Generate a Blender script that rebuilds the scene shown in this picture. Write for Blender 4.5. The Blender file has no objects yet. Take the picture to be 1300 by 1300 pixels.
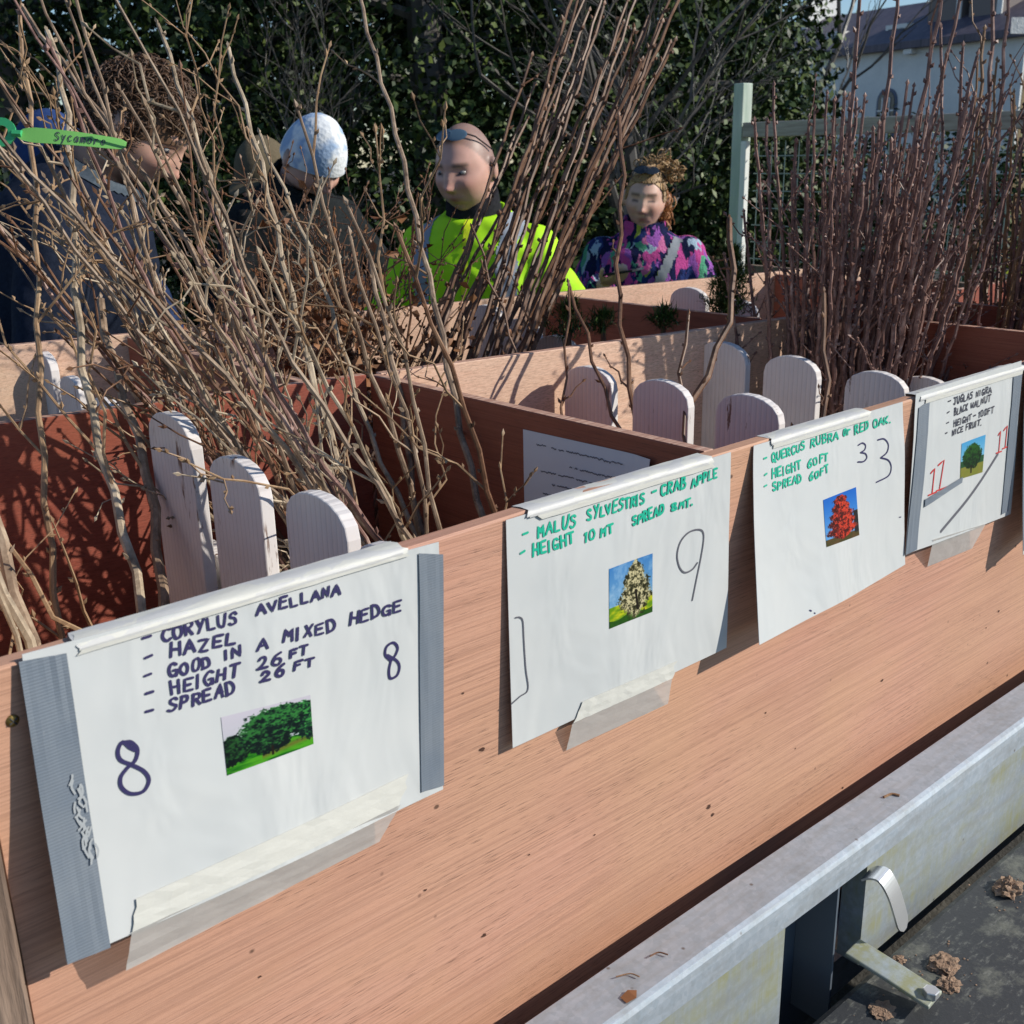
import bpy, bmesh, math, random
import numpy as np
from mathutils import Vector, Matrix, noise as mnoise
R = math.radians
C = bpy.context.scene.collection
SC = bpy.context.scene

# ------------------------------------------------------------------ camera
FPX = 1402.0                                   # focal length in pixels of a 1300 px wide frame
CAM = np.array([-0.566, -0.660, 0.2866])
AX_R = np.array([0.74993586, -0.66122094, -0.01957251])
AX_U = np.array([0.21797532, 0.21906911, 0.95104968])
AX_F = np.array([0.62456623, 0.71749258, -0.30841762])
cd = bpy.data.cameras.new('camera'); cam = bpy.data.objects.new('camera', cd); C.objects.link(cam)
cd.sensor_width = 36.0; cd.lens = 36.0 * FPX / 1300.0
cd.clip_start = 0.02; cd.clip_end = 500
m = Matrix.Identity(4)
for i in range(3):
    m[i][0] = AX_R[i]; m[i][1] = AX_U[i]; m[i][2] = -AX_F[i]; m[i][3] = CAM[i]
cam.matrix_world = m
cd.dof.use_dof = True; cd.dof.focus_distance = 1.25; cd.dof.aperture_fstop = 18.0
SC.camera = cam
# ------------------------------------------------------------------ world, sun, exposure
SUN_EL, SUN_AZ = R(29), R(135)                 # azimuth clockwise from +Y
w = bpy.data.worlds.new("World"); SC.world = w; w.use_nodes = True
nt = w.node_tree
sky = nt.nodes.new('ShaderNodeTexSky'); sky.sky_type = 'NISHITA'; sky.sun_disc = False
sky.sun_elevation = SUN_EL; sky.sun_rotation = SUN_AZ; sky.air_density = 1.0; sky.dust_density = 0.05; sky.ozone_density = 4.0
bg = nt.nodes['Background']; bg.inputs['Strength'].default_value = 0.12
nt.links.new(sky.outputs[0], bg.inputs[0])
sl = bpy.data.lights.new('sun', 'SUN'); sl.energy = 5.0; sl.angle = R(0.55); sl.color = (1.0, 0.945, 0.845)
sun = bpy.data.objects.new('sun', sl); C.objects.link(sun)
sdir = Vector((math.sin(SUN_AZ) * math.cos(SUN_EL), math.cos(SUN_AZ) * math.cos(SUN_EL), math.sin(SUN_EL)))
sun.rotation_euler = sdir.to_track_quat('Z', 'Y').to_euler()
sun.location = (6, -6, 6)
SC.view_settings.view_transform = 'Standard'; SC.view_settings.look = 'None'
SC.view_settings.exposure = 0.0; SC.view_settings.gamma = 1.0

# ------------------------------------------------------------------ geometry helpers
GZ = -1.30
def ray(x, y): return AX_F + AX_R * ((x - 650) / FPX) - AX_U * ((y - 650) / FPX)
def at(x, y, t): return CAM + ray(x, y) * t
def on_z(x, y, z=0.0):
    d = ray(x, y); return CAM + d * ((z - CAM[2]) / d[2])
def on_y(x, y, Y=0.0):
    d = ray(x, y); return CAM + d * ((Y - CAM[1]) / d[1])
def nrm(v):
    v = np.asarray(v, float); l = np.linalg.norm(v); return v / (l if l > 1e-12 else 1)
def catmull(pts, n=4):
    pts = [np.asarray(p, float) for p in pts]
    if len(pts) < 3: return pts
    P = [2 * pts[0] - pts[1]] + pts + [2 * pts[-1] - pts[-2]]
    out = []
    for i in range(1, len(P) - 2):
        for k in range(n):
            t = k / n; a, b, c, d = P[i - 1], P[i], P[i + 1], P[i + 2]
            out.append(.5 * (2 * b + (c - a) * t + (2 * a - 5 * b + 4 * c - d) * t * t + (3 * b - a - 3 * c + d) * t ** 3))
    out.append(pts[-1]); return out

class MB:
    def __init__(s): s.v = []; s.f = []; s.n = 0
    def add(s, v, f):
        b = s.n; v = np.asarray(v, float).reshape(-1, 3); s.v.append(v); s.n += len(v)
        s.f += [tuple(i + b for i in q) for q in f]
    def box(s, a, b, M=None, taper=None):
        x0, y0, z0 = a; x1, y1, z1 = b
        v = np.array([(x0, y0, z0), (x1, y0, z0), (x1, y1, z0), (x0, y1, z0), (x0, y0, z1), (x1, y0, z1), (x1, y1, z1), (x0, y1, z1)], float)
        if M is not None: v = M(v)
        s.add(v, [(0, 3, 2, 1), (4, 5, 6, 7), (0, 1, 5, 4), (1, 2, 6, 5), (2, 3, 7, 6), (3, 0, 4, 7)])
    def board(s, p, q, z0, z1, th, seg=1):
        """vertical board standing on the line p>q, thickness th to the left of p>q, finely subdivided along its length"""
        p = np.array(p, float); q = np.array(q, float); d = nrm(q - p); n = np.array([-d[1], d[0]])
        a = [(*(p), z0), (*(q), z0), (*(q + n * th), z0), (*(p + n * th), z0)]
        b = [(x, y, z1) for x, y, _ in a]
        s.add(np.array(a + b), [(0, 3, 2, 1), (4, 5, 6, 7), (0, 1, 5, 4), (1, 2, 6, 5), (2, 3, 7, 6), (3, 0, 4, 7)])
    def tube(s, pts, rad, sides=6, cap=True):
        pts = np.asarray(pts, float); n = len(pts)
        rad = np.broadcast_to(np.asarray(rad, float), (n,))
        T = np.gradient(pts, axis=0); T /= np.linalg.norm(T, axis=1)[:, None] + 1e-12
        up = np.array([0, 0, 1.0]) if abs(T[0][2]) < .9 else np.array([1.0, 0, 0])
        N = nrm(np.cross(up, T[0])); ang = np.arange(sides) * 2 * math.pi / sides
        vs = []
        for i in range(n):
            N = nrm(N - T[i] * (N @ T[i])); B = np.cross(T[i], N)
            vs.append(pts[i] + rad[i] * (np.cos(ang)[:, None] * N + np.sin(ang)[:, None] * B))
        f = []
        for i in range(n - 1):
            for k in range(sides):
                k2 = (k + 1) % sides
                f.append((i * sides + k, i * sides + k2, (i + 1) * sides + k2, (i + 1) * sides + k))
        if cap:
            f.append(tuple(range(sides - 1, -1, -1))); f.append(tuple((n - 1) * sides + k for k in range(sides)))
        s.add(np.concatenate(vs), f)
    def ell(s, c, r, M=None, nu=12, nv=8):
        v = [(0, 0, -1)]; f = []
        for j in range(1, nv):
            th = -math.pi / 2 + math.pi * j / nv
            for i in range(nu):
                ph = 2 * math.pi * i / nu; v.append((math.cos(th) * math.cos(ph), math.cos(th) * math.sin(ph), math.sin(th)))
        v.append((0, 0, 1)); L = len(v) - 1
        for i in range(nu):
            f.append((0, 1 + (i + 1) % nu, 1 + i)); f.append((L, L - nu + i, L - nu + (i + 1) % nu))
        for j in range(nv - 2):
            for i in range(nu):
                a = 1 + j * nu + i; b = 1 + j * nu + (i + 1) % nu; f.append((a, b, b + nu, a + nu))
        v = np.array(v) * np.asarray(r, float)
        if M is not None: v = v @ np.asarray(M).T
        s.add(v + np.asarray(c, float), f)
    def loft(s, rings, cap=True):
        n = len(rings[0]); f = []
        for i in range(len(rings) - 1):
            for k in range(n):
                k2 = (k + 1) % n; f.append((i * n + k, i * n + k2, (i + 1) * n + k2, (i + 1) * n + k))
        if cap:
            f.append(tuple(range(n - 1, -1, -1))); f.append(tuple((len(rings) - 1) * n + k for k in range(n)))
        s.add(np.concatenate([np.asarray(r, float) for r in rings]), f)
    def grid(s, fn, nu, nv, thick=None):
        P = np.array([[fn(i / nu, j / nv) for i in range(nu + 1)] for j in range(nv + 1)])
        f = [(j * (nu + 1) + i, (j + 1) * (nu + 1) + i, (j + 1) * (nu + 1) + i + 1, j * (nu + 1) + i + 1) for j in range(nv) for i in range(nu)]
        V = P.reshape(-1, 3)
        if thick is None: s.add(V, f); return
        K = len(V); V2 = V + np.asarray(thick, float)
        rim = []
        def q(j, i): return j * (nu + 1) + i
        for i in range(nu):
            rim.append((q(0, i), q(0, i + 1), q(0, i + 1) + K, q(0, i) + K)); rim.append((q(nv, i + 1), q(nv, i), q(nv, i) + K, q(nv, i + 1) + K))
        for j in range(nv):
            rim.append((q(j + 1, 0), q(j, 0), q(j, 0) + K, q(j + 1, 0) + K)); rim.append((q(j, nu), q(j + 1, nu), q(j + 1, nu) + K, q(j, nu) + K))
        s.add(np.concatenate([V, V2]), f + [tuple(i + K for i in reversed(x)) for x in f] + rim)
    def build(s, name, mat, parent=None, origin=None, smooth=False):
        V = np.concatenate(s.v) if s.v else np.zeros((0, 3))
        if origin is not None: V = V - np.asarray(origin, float)
        me = bpy.data.meshes.new(name); me.from_pydata(V.tolist(), [], s.f)
        if smooth: me.polygons.foreach_set('use_smooth', [True] * len(me.polygons))
        if smooth: me.set_sharp_from_angle(angle=R(50))
        me.materials.append(mat); me.update()
        o = bpy.data.objects.new(name, me); C.objects.link(o)
        if parent is not None: o.parent = parent
        return o

def thing(name, label, cat, loc=(0, 0, 0), group=None):
    o = bpy.data.objects.new(name, None); C.objects.link(o); o.empty_display_size = .05
    o.location = tuple(float(a) for a in loc); return tag(o, label, cat, group)
def tag(o, label, cat, group=None):
    o['label'] = label; o['category'] = cat
    if group: o['group'] = group
    return o
def struct(o): o['kind'] = 'structure'; return o
def bevel(o, wdt=.002, seg=2):
    b = o.modifiers.new('b', 'BEVEL'); b.width = wdt; b.segments = seg; b.limit_method = 'ANGLE'; return o

# ------------------------------------------------------------------ materials
def M(name, base=(.5, .5, .5), rough=.6, spec=.5, metal=0.0, **kw):
    mt = bpy.data.materials.new(name); mt.use_nodes = True
    b = mt.node_tree.nodes['Principled BSDF']
    b.inputs['Base Color'].default_value = (*base, 1); b.inputs['Roughness'].default_value = rough
    b.inputs['Specular IOR Level'].default_value = spec; b.inputs['Metallic'].default_value = metal
    for k, v in kw.items(): b.inputs[k.replace('_', ' ')].default_value = v
    mt['b'] = 1
    return mt
class N:
    """tiny node helper"""
    def __init__(s, mt): s.t = mt.node_tree; s.b = s.t.nodes['Principled BSDF']
    def new(s, ty, **kw):
        n = s.t.nodes.new(ty)
        for k, v in kw.items(): setattr(n, k, v)
        return n
    def link(s, a, b): s.t.links.new(a, b)
    def coord(s, scale=(1, 1, 1), out='Object', rot=(0, 0, 0)):
        tc = s.new('ShaderNodeTexCoord'); mp = s.new('ShaderNodeMapping'); mp.inputs['Scale'].default_value = scale
        mp.inputs['Rotation'].default_value = rot
        s.link(tc.outputs[out], mp.inputs['Vector']); return mp.outputs[0]
    def noise(s, vec, scale=5, detail=4, rough=.55, dist=0):
        n = s.new('ShaderNodeTexNoise'); n.inputs['Scale'].default_value = scale; n.inputs['Detail'].default_value = detail
        n.inputs['Roughness'].default_value = rough; n.inputs['Distortion'].default_value = dist
        s.link(vec, n.inputs['Vector']); return n.outputs['Fac']
    def voro(s, vec, scale=5, feat='F1', out='Distance'):
        n = s.new('ShaderNodeTexVoronoi', feature=feat); n.inputs['Scale'].default_value = scale
        s.link(vec, n.inputs['Vector']); return n.outputs[out]
    def ramp(s, fac, stops, interp='LINEAR'):
        r = s.new('ShaderNodeValToRGB'); cr = r.color_ramp; cr.interpolation = interp
        while len(cr.elements) < len(stops): cr.elements.new(.5)
        for e, (p, c) in zip(cr.elements, stops):
            e.position = p; e.color = (*c, 1) if len(c) == 3 else c
        s.link(fac, r.inputs[0]); return r.outputs[0]
    def bw(s, fac, a, b): return s.ramp(fac, [(a, (0, 0, 0)), (b, (1, 1, 1))])
    def mix(s, fac, a, b, mode='MIX'):
        n = s.new('ShaderNodeMix', data_type='RGBA', blend_type=mode)
        if isinstance(fac, (int, float)): n.inputs[0].default_value = fac
        else: s.link(fac, n.inputs[0])
        for sock, v in ((n.inputs[6], a), (n.inputs[7], b)):
            if isinstance(v, tuple): sock.default_value = (*v, 1) if len(v) == 3 else v
            else: s.link(v, sock)
        return n.outputs[2]
    def math(s, op, a, b=0.0):
        n = s.new('ShaderNodeMath', operation=op)
        for sock, v in zip(n.inputs, (a, b)):
            if isinstance(v, (int, float)): sock.default_value = v
            else: s.link(v, sock)
        return n.outputs[0]
    def sep(s, vec):
        n = s.new('ShaderNodeSeparateXYZ'); s.link(vec, n.inputs[0]); return n.outputs
    def color(s, c): s.link(c, s.b.inputs['Base Color'])
    def rough(s, c): s.link(c, s.b.inputs['Roughness'])
    def bump(s, h, strength=.3, dist=.002):
        n = s.new('ShaderNodeBump'); n.inputs['Strength'].default_value = strength; n.inputs['Distance'].default_value = dist
        s.link(h, n.inputs['Height']); s.link(n.outputs[0], s.b.inputs['Normal'])

def mat_ply(name, c1, c2, c3, along='x', pores=.75):
    mt = M(name, c1, .62, .35); n = N(mt)
    sc = (1, 1, 1)
    st = {'x': (1.2, 40, 40), 'y': (40, 1.2, 40)}[along]
    fine = {'x': (3.2, 430, 430), 'y': (430, 3.2, 430)}[along]
    vf = n.coord(st); grain = n.noise(vf, 3.0, 6, .62, .6)
    ff = n.noise(n.coord(fine), 1.6, 5, .65)
    big = n.noise(n.coord(sc), 2.6, 3, .5)
    c = n.mix(n.bw(grain, .3, .7), c1, c2)
    c = n.mix(n.bw(big, .40, .68), c, c3)
    c = n.mix(n.math('MULTIPLY', n.bw(ff, .44, .64), .55), c, tuple(x * .5 for x in c1))
    wv_ = n.noise(n.coord({'x': (120, 900, 900), 'y': (900, 120, 900)}[along]), 1.0, 3, .7)
    c = n.mix(n.math('MULTIPLY', n.bw(wv_, .5, .72), .28), c, tuple(x * .55 for x in c1))
    dirt = n.bw(n.noise(n.coord((2, 5, 5)), 1.7, 5, .65), .52, .74)
    c = n.mix(n.math('MULTIPLY', dirt, .26), c, tuple(x * y for x, y in zip(c1, (.66, .62, .58))))
    # open pores: short dark dashes along the grain
    pv = {'x': (30, 640, 640), 'y': (640, 30, 640)}[along]
    pr = n.voro(n.coord(pv), 1.0)
    msk = n.bw(n.noise(n.coord({'x': (2.5, 9, 9), 'y': (9, 2.5, 9)}[along]), 1.6, 3), .38, .60)
    pr = n.math('MULTIPLY', n.math('SUBTRACT', 1.0, n.bw(pr, .08, .26)), msk)
    c = n.mix(n.math('MULTIPLY', pr, pores), c, (.10, .05, .03))
    yl = n.math('MULTIPLY', n.bw(n.noise(n.coord((1.5, 1, 2.5)), 2.2, 3), .52, .75), .4)
    c = n.mix(yl, c, tuple(min(1, a * b) for a, b in zip(c2, (1.0, 1.06, .82))))
    # stains and knocks
    st2 = n.math('SUBTRACT', 1.0, n.bw(n.voro(n.coord((5, 7, 7)), 2.6), .026, .046))
    c = n.mix(n.math('MULTIPLY', st2, .8), c, (.05, .025, .015))
    sp3 = n.math('MULTIPLY', n.math('SUBTRACT', 1.0, n.bw(n.voro(n.coord((1, 1, 1)), 30), .03, .075)), n.bw(n.noise(n.coord(), 5, 3), .45, .62))
    c = n.mix(n.math('MULTIPLY', sp3, .6), c, (.12, .06, .04))
    n.color(c)
    n.bump(n.math('SUBTRACT', ff, n.math('MULTIPLY', pr, .8)), .35, .0012)
    return mt
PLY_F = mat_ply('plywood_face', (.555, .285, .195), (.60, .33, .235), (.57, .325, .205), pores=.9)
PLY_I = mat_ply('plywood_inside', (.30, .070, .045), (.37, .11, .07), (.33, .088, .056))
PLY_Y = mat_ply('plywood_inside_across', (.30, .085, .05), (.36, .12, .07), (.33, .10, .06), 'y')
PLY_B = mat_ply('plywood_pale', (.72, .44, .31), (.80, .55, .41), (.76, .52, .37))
def mat_edge():
    mt = M('plywood_edge', (.5, .3, .2), .7, .3); n = N(mt)
    a = n.noise(n.coord((3, 260, 3)), 1.5, 4); b = n.noise(n.coord((30, 30, 30)), 2, 4)
    c = n.ramp(a, [(.35, (.30, .13, .09)), (.5, (.55, .33, .24)), (.65, (.66, .47, .36))])
    n.color(n.mix(n.bw(b, .4, .75), c, (.40, .22, .16))); n.bump(b, .4, .002); return mt
PLY_E = mat_edge()
def mat_paper():
    mt = M('laminated_paper', (.66, .67, .67), .32, .4); n = N(mt)
    a = n.noise(n.coord((1, 1, 1)), 9, 4); b = n.noise(n.coord((1, 1, 1)), 60, 3)
    c = n.mix(n.bw(a, .35, .75), (.575, .585, .575), (.51, .53, .53))
    sp = n.math('SUBTRACT', 1.0, n.bw(n.voro(n.coord(), 38), .02, .045)); gate = n.bw(n.noise(n.coord(), 14, 2), .58, .66)
    n.color(n.mix(n.math('MULTIPLY', n.math('MULTIPLY', sp, gate), .55), c, (.35, .34, .32)))
    n.rough(n.ramp(a, [(.3, (.28,) * 3), (.7, (.5,) * 3)]))
    n.bump(n.noise(n.coord((1.6, 1, .8)), 7, 3, .5, .8), .42, .012); return mt
PAPER = mat_paper()
PAPER_B = M('notice_paper', (.68, .68, .72), .6)
def mat_tape(name, base, al):
    mt = M(name, base, .5, .4, Alpha=al); n = N(mt)
    a = n.noise(n.coord((20, 90, 60)), 3, 4)
    n.color(n.mix(n.bw(a, .3, .75), base, tuple(x * .93 for x in base))); n.bump(a, .35, .0012); return mt
MASK = mat_tape('masking_tape', (.62, .61, .555), 1.0)
MASK_T = mat_tape('clear_tape', (.62, .595, .56), .72)
CLEARW = mat_tape('white_edge_tape', (.56, .555, .54), 1.0)
def mat_duct():
    mt = M('grey_cloth_tape', (.2, .22, .25), .45, .5); n = N(mt)
    wv = n.new('ShaderNodeTexWave', wave_type='BANDS', bands_direction='Z'); wv.inputs['Scale'].default_value = 150; wv.inputs['Distortion'].default_value = .6
    n.link(n.coord(), wv.inputs['Vector'])
    a = n.noise(n.coord(), 22, 5)
    c = n.mix(n.bw(a, .3, .75), (.145, .175, .215), (.19, .215, .245))
    scuff = n.bw(n.noise(n.coord((60, 60, 18)), 1.6, 5, .7), .66, .74)
    n.color(n.mix(n.math('MULTIPLY', scuff, .4), c, (.5, .5, .48)))
    n.bump(n.math('ADD', n.math('MULTIPLY', wv.outputs['Fac'], .5), a), .3, .0006); return mt
DUCT = mat_duct()
INK_N = M('navy_ink', (.035, .03, .10), .35); INK_P = M('pencil_ink', (.11, .11, .13), .5)
INK_G = M('green_ink', (.01, .42, .27), .4); INK_K = M('black_ink', (.05, .05, .07), .4); INK_R = M('red_ink', (.55, .04, .04), .4)
INK_D = M('faint_print', (.16, .16, .19), .6)
def mat_galv(name, alg):
    mt = M(name, (.5, .52, .54), .5, .5, .45); n = N(mt)
    v = n.voro(n.coord((1, 1, 1)), 170, 'F1', 'Color'); g = n.new('ShaderNodeRGBToBW'); n.link(v, g.inputs[0])
    a = n.noise(n.coord(), 6, 5); d = n.noise(n.coord((3, 30, 30)), 4, 4)
    c = n.mix(g.outputs[0], (.37, .43, .49), (.47, .52, .58))
    c = n.mix(n.math('MULTIPLY', n.bw(d, .45, .7), .5), c, (.34, .35, .35))
    e_ = n.bw(n.noise(n.coord((1, 1, 1)), 24, 6, .75), .48, .66); c = n.mix(n.math('MULTIPLY', e_, .45), c, (.27, .28, .28))
    if alg:
        k = n.math('MULTIPLY', n.bw(n.noise(n.coord((3, 5, 7)), 2.5, 6, .7), .34, .62), n.bw(n.noise(n.coord((60, 60, 5)), 1.5, 4, .7), .2, .6))
        c = n.mix(n.math('MULTIPLY', k, alg), c, (.27, .27, .14))
        n.link(n.math('SUBTRACT', .6, n.math('MULTIPLY', k, .5)), n.b.inputs['Metallic'])
    sp = n.math('SUBTRACT', 1.0, n.bw(n.voro(n.coord((1, 1, 1)), 26), .03, .07))
    c = n.mix(n.math('MULTIPLY', sp, .75), c, (.12, .08, .05))
    n.color(c); n.rough(n.ramp(a, [(.3, (.45,) * 3), (.7, (.68,) * 3)])); n.bump(a, .12, .003); return mt
GALV = mat_galv('galvanised_steel', 0); GALV_A = mat_galv('galvanised_steel_algae', .9)
DKST = M('shade_dark_steel', (.13, .16, .20), .6, .4, .4)  # recess shade of the stake pocket is put into this darker steel colour
STEEL = M('zinc_plate', (.62, .63, .64), .38, .5, .8)
OLIVE = mat_galv('algae_steel_bar', .95)
def mat_guard():
    mt = M('black_scuffed_board', (.03, .03, .033), .6, .4); n = N(mt)
    a = n.noise(n.coord((1, 1, 1)), 14, 6, .7); b = n.noise(n.coord((30, 80, 1), rot=(0, 0, .5)), 2, 5, .7)
    c = n.mix(n.bw(a, .50, .70), (.04, .042, .045), (.20, .20, .16))
    c = n.mix(n.math('MULTIPLY', n.bw(b, .55, .7), .6), c, (.24, .24, .21)); n.color(c); n.bump(a, .6, .004)
    return mt
GUARD = mat_guard()
def mat_soil():
    mt = M('soil', (.05, .03, .02), .95, .2); n = N(mt); a = n.noise(n.coord(), 40, 6, .7)
    n.color(n.ramp(a, [(.3, (.02, .012, .008)), (.7, (.10, .06, .038))])); n.bump(a, 1, .02); return mt
SOIL = mat_soil()
def mat_clod():
    mt = M('dry_soil', (.3, .2, .14), .95, .2); n = N(mt); a = n.noise(n.coord(), 90, 5, .7)
    n.color(n.ramp(a, [(.3, (.20, .12, .08)), (.7, (.42, .29, .20))])); n.bump(a, .8, .006); return mt
CLOD = mat_clod()
def mat_bark(name, dark, light, tip, sx=30):
    mt = M(name, light, .5, .3); n = N(mt)
    a = n.noise(n.coord((sx, sx, sx * .5)), 1.4, 5, .65); b = n.noise(n.coord((150, 150, 150)), 1.6, 3)
    c = n.ramp(a, [(.3, dark), (.55, light), (.75, tip)])
    c = n.mix(n.math('MULTIPLY', n.bw(b, .58, .72), .55), c, tuple(min(1, x * 1.7) for x in light)); n.color(c); n.bump(a, .3, .002)
    return mt
BK_HAZ = mat_bark('hazel_bark', (.12, .085, .055), (.40, .315, .22), (.62, .53, .40))
BK_HAZ_D = mat_bark('hazel_bark_dark', (.085, .052, .034), (.29, .205, .14), (.50, .39, .28))
BK_TWIG = mat_bark('hazel_twig', (.15, .09, .05), (.33, .21, .12), (.45, .33, .2))
BK_MID = mat_bark('brown_whip_bark', (.06, .028, .016), (.18, .09, .05), (.33, .20, .12))
BK_PUR = mat_bark('purple_whip_bark', (.06, .028, .024), (.25, .14, .115), (.56, .42, .355))
BK_TAN = mat_bark('tan_shrub_bark', (.16, .08, .04), (.26, .15, .08), (.34, .22, .13))
BK_TREE = mat_bark('grey_tree_bark', (.05, .045, .04), (.11, .10, .09), (.16, .15, .13), 6)
BUD = M('bud_scale', (.30, .24, .08), .5)
def mat_white():
    mt = M('weathered_white_paint', (.7, .69, .68), .6, .4); n = N(mt)
    wv = n.new('ShaderNodeTexWave', wave_type='BANDS', bands_direction='Y'); wv.inputs['Scale'].default_value = 38; wv.inputs['Distortion'].default_value = 1.0; wv.inputs['Detail'].default_value = 2
    n.link(n.coord((1, 1, .12)), wv.inputs['Vector'])
    a = n.noise(n.coord((60, 60, 9)), 1.3, 5, .7)
    c = n.mix(n.bw(n.noise(n.coord(), 7, 4), .35, .7), (.77, .735, .71), (.65, .60, .585))
    c = n.mix(n.math('MULTIPLY', n.bw(wv.outputs['Fac'], .88, 1.0), .30), c, (.36, .32, .31))
    c = n.mix(n.math('MULTIPLY', n.bw(a, .58, .62), n.bw(n.noise(n.coord(), 11, 3), .50, .58)), c, (.20, .125, .095))
    n.color(c); n.bump(n.math('SUBTRACT', 1.0, wv.outputs['Fac']), .18, .003); return mt
WHITE = mat_white()
GREY_W = M('old_wood', (.17, .11, .08), .8)
def mat_oldwood():
    n = N(GREY_W); a = n.noise(n.coord((60, 60, 4)), 1.5, 5, .7)
    n.color(n.ramp(a, [(.3, (.08, .05, .035)), (.7, (.30, .21, .155))])); n.bump(a, .8, .004)
mat_oldwood()
def mat_leaf(name, cols, rough=.32):
    mt = M(name, cols[0], rough, .28); n = N(mt)
    oi = n.new('ShaderNodeNewGeometry')
    r = n.ramp(oi.outputs['Random Per Island'], [(i / max(1, len(cols) - 1), c) for i, c in enumerate(cols)])
    n.color(r); return mt
LEAF_D = mat_leaf('evergreen_leaf', [(.008, .018, .007), (.020, .040, .012), (.042, .075, .020), (.10, .135, .03)], .5)
LEAF_C = mat_leaf('conifer_needle', [(.02, .05, .012), (.045, .09, .025), (.10, .15, .04)], .5)
LEAF_Y = mat_leaf('yellow_green_leaf', [(.20, .28, .03), (.38, .45, .05)], .5)
LEAF_B = mat_leaf('dead_brown_leaf', [(.11, .045, .02), (.21, .085, .035), (.32, .16, .075)], .6)
def mat_vcol(name, rough=.55, spec=.4):
    mt = M(name, (.5, .5, .5), rough, spec); n = N(mt); a = n.new('ShaderNodeVertexColor', layer_name='Col'); n.color(a.outputs[0]); return mt
PRINT = mat_vcol('photo_print', .3)
def set_col(o, cols):
    me = o.data; a = me.color_attributes.new('Col', 'FLOAT_COLOR', 'POINT')
    c = np.ones((len(me.vertices), 4), np.float32); c[:, :3] = cols; a.data.foreach_set('color', c.ravel())
def srgb(c):
    c = np.asarray(c, float); return np.where(c <= .04045, c / 12.92, ((c + .055) / 1.055) ** 2.4)
#PARTS

# ================================================================== ground
def flat(name, x0, x1, y0, y1, z, mat):
    b = MB(); b.add([(x0, y0, z), (x1, y0, z), (x1, y1, z), (x0, y1, z)], [(0, 1, 2, 3)]); return b.build(name, mat)
def mat_ground():
    mt = M('tarmac_ground', (.05, .05, .05), .9, .3); n = N(mt); a = n.noise(n.coord(), 3, 8, .7)
    n.color(n.ramp(a, [(.3, (.035, .034, .032)), (.7, (.085, .078, .066))])); n.bump(n.noise(n.coord(), 80, 3), .6, .01); return mt
GROUND = mat_ground()
struct(flat('ground', -150, 150, -150, 150, GZ, GROUND))

def edge_faces(o, mat=None):
    """lay the ply edge material on the upward faces of a board"""
    o.data.materials.append(mat or PLY_E)
    for p in o.data.polygons:
        if p.normal.z > .9: p.material_index = 1
    return o
# ================================================================== trailer
XE = float(on_y(20, 1170, 0)[0])                # left end of the front board
tr = thing('trailer', 'galvanised trailer with algae-stained side under the plywood planter', 'trailer', (.8, .5, GZ))
TO = (.8, .5, GZ)
b = MB(); b.box((-.75, -.045, -.76), (2.6, 1.5, -.705)); b.build('deck', GALV, tr, TO)
# side rail: folded top with rolled lip
prof = [(-.018, -.560), (-.018, -.503), (-.021, -.500), (-.074, -.500), (-.0795, -.502), (-.082, -.507), (-.083, -.516), (-.083, -.538), (-.079, -.541), (-.079, -.536), (-.0735, -.508), (-.026, -.508), (-.022, -.56)]
prof = [(-.053 + (y + .018) * .9, z + .043) for y, z in prof]
b = MB(); nseg = 48; rings = []
for i in range(nseg + 1):
    x = -.75 + 3.35 * i / nseg
    rings.append([(x, y + .0010 * math.sin(x * 9), z + .0008 * math.sin(x * 7 + y * 30)) for y, z in prof])
b.loft(rings); b.build('side_rail', GALV, tr, TO)
YP = -.1045; X1, X2, ZB = .452, .292, -.645
b = MB(); b.box((X1, YP, ZB), (2.6, YP + .002, -.4955)); b.box((X1, YP + .002, ZB), (X1 + .002, YP + .030, -.4955)); b.box((X1 + .002, YP + .002, ZB), (2.6, YP + .045, ZB + .002))
b.build('side_panel', GALV_A, tr, TO)
b = MB(); b.box((-.75, YP, ZB), (X2, YP + .002, -.4955)); b.box((X2 - .002, YP + .002, ZB), (X2, YP + .045, -.4955)); b.box((-.75, YP + .002, ZB), (X2 - .002, YP + .045, ZB + .002))
b.build('side_panel', GALV_A, tr, TO)
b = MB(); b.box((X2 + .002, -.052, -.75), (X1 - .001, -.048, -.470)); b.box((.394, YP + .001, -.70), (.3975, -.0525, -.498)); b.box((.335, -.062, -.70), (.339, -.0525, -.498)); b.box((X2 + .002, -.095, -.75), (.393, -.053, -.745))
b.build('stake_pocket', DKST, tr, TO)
# catch lever
cl = [on_y(1100, 1110, -.111), on_y(1110, 1108, -.119), on_y(1122, 1112, -.130), on_y(1133, 1130, -.139), on_y(1141, 1154, -.144), on_y(1148, 1180, -.147)]
cl = catmull(cl, 5)
b = MB(); rings = []
for i, p in enumerate(cl):
    t = i / (len(cl) - 1); hw = .0145 * (1 if t < .9 else math.sqrt(max(.08, 1 - ((t - .9) / .1) ** 2 * .9)))
    q = cl[min(i + 1, len(cl) - 1)] - cl[max(0, i - 1)]; q = nrm(q); nn = nrm(np.cross(q, (1, .15, 0))) * .0012
    e = nrm((1, .15, .0)) * hw
    rings.append([p - e - nn, p + e - nn, p + e + nn, p - e + nn])
b.loft(rings); b.build('catch_lever', STEEL, tr, TO, smooth=False)
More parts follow.
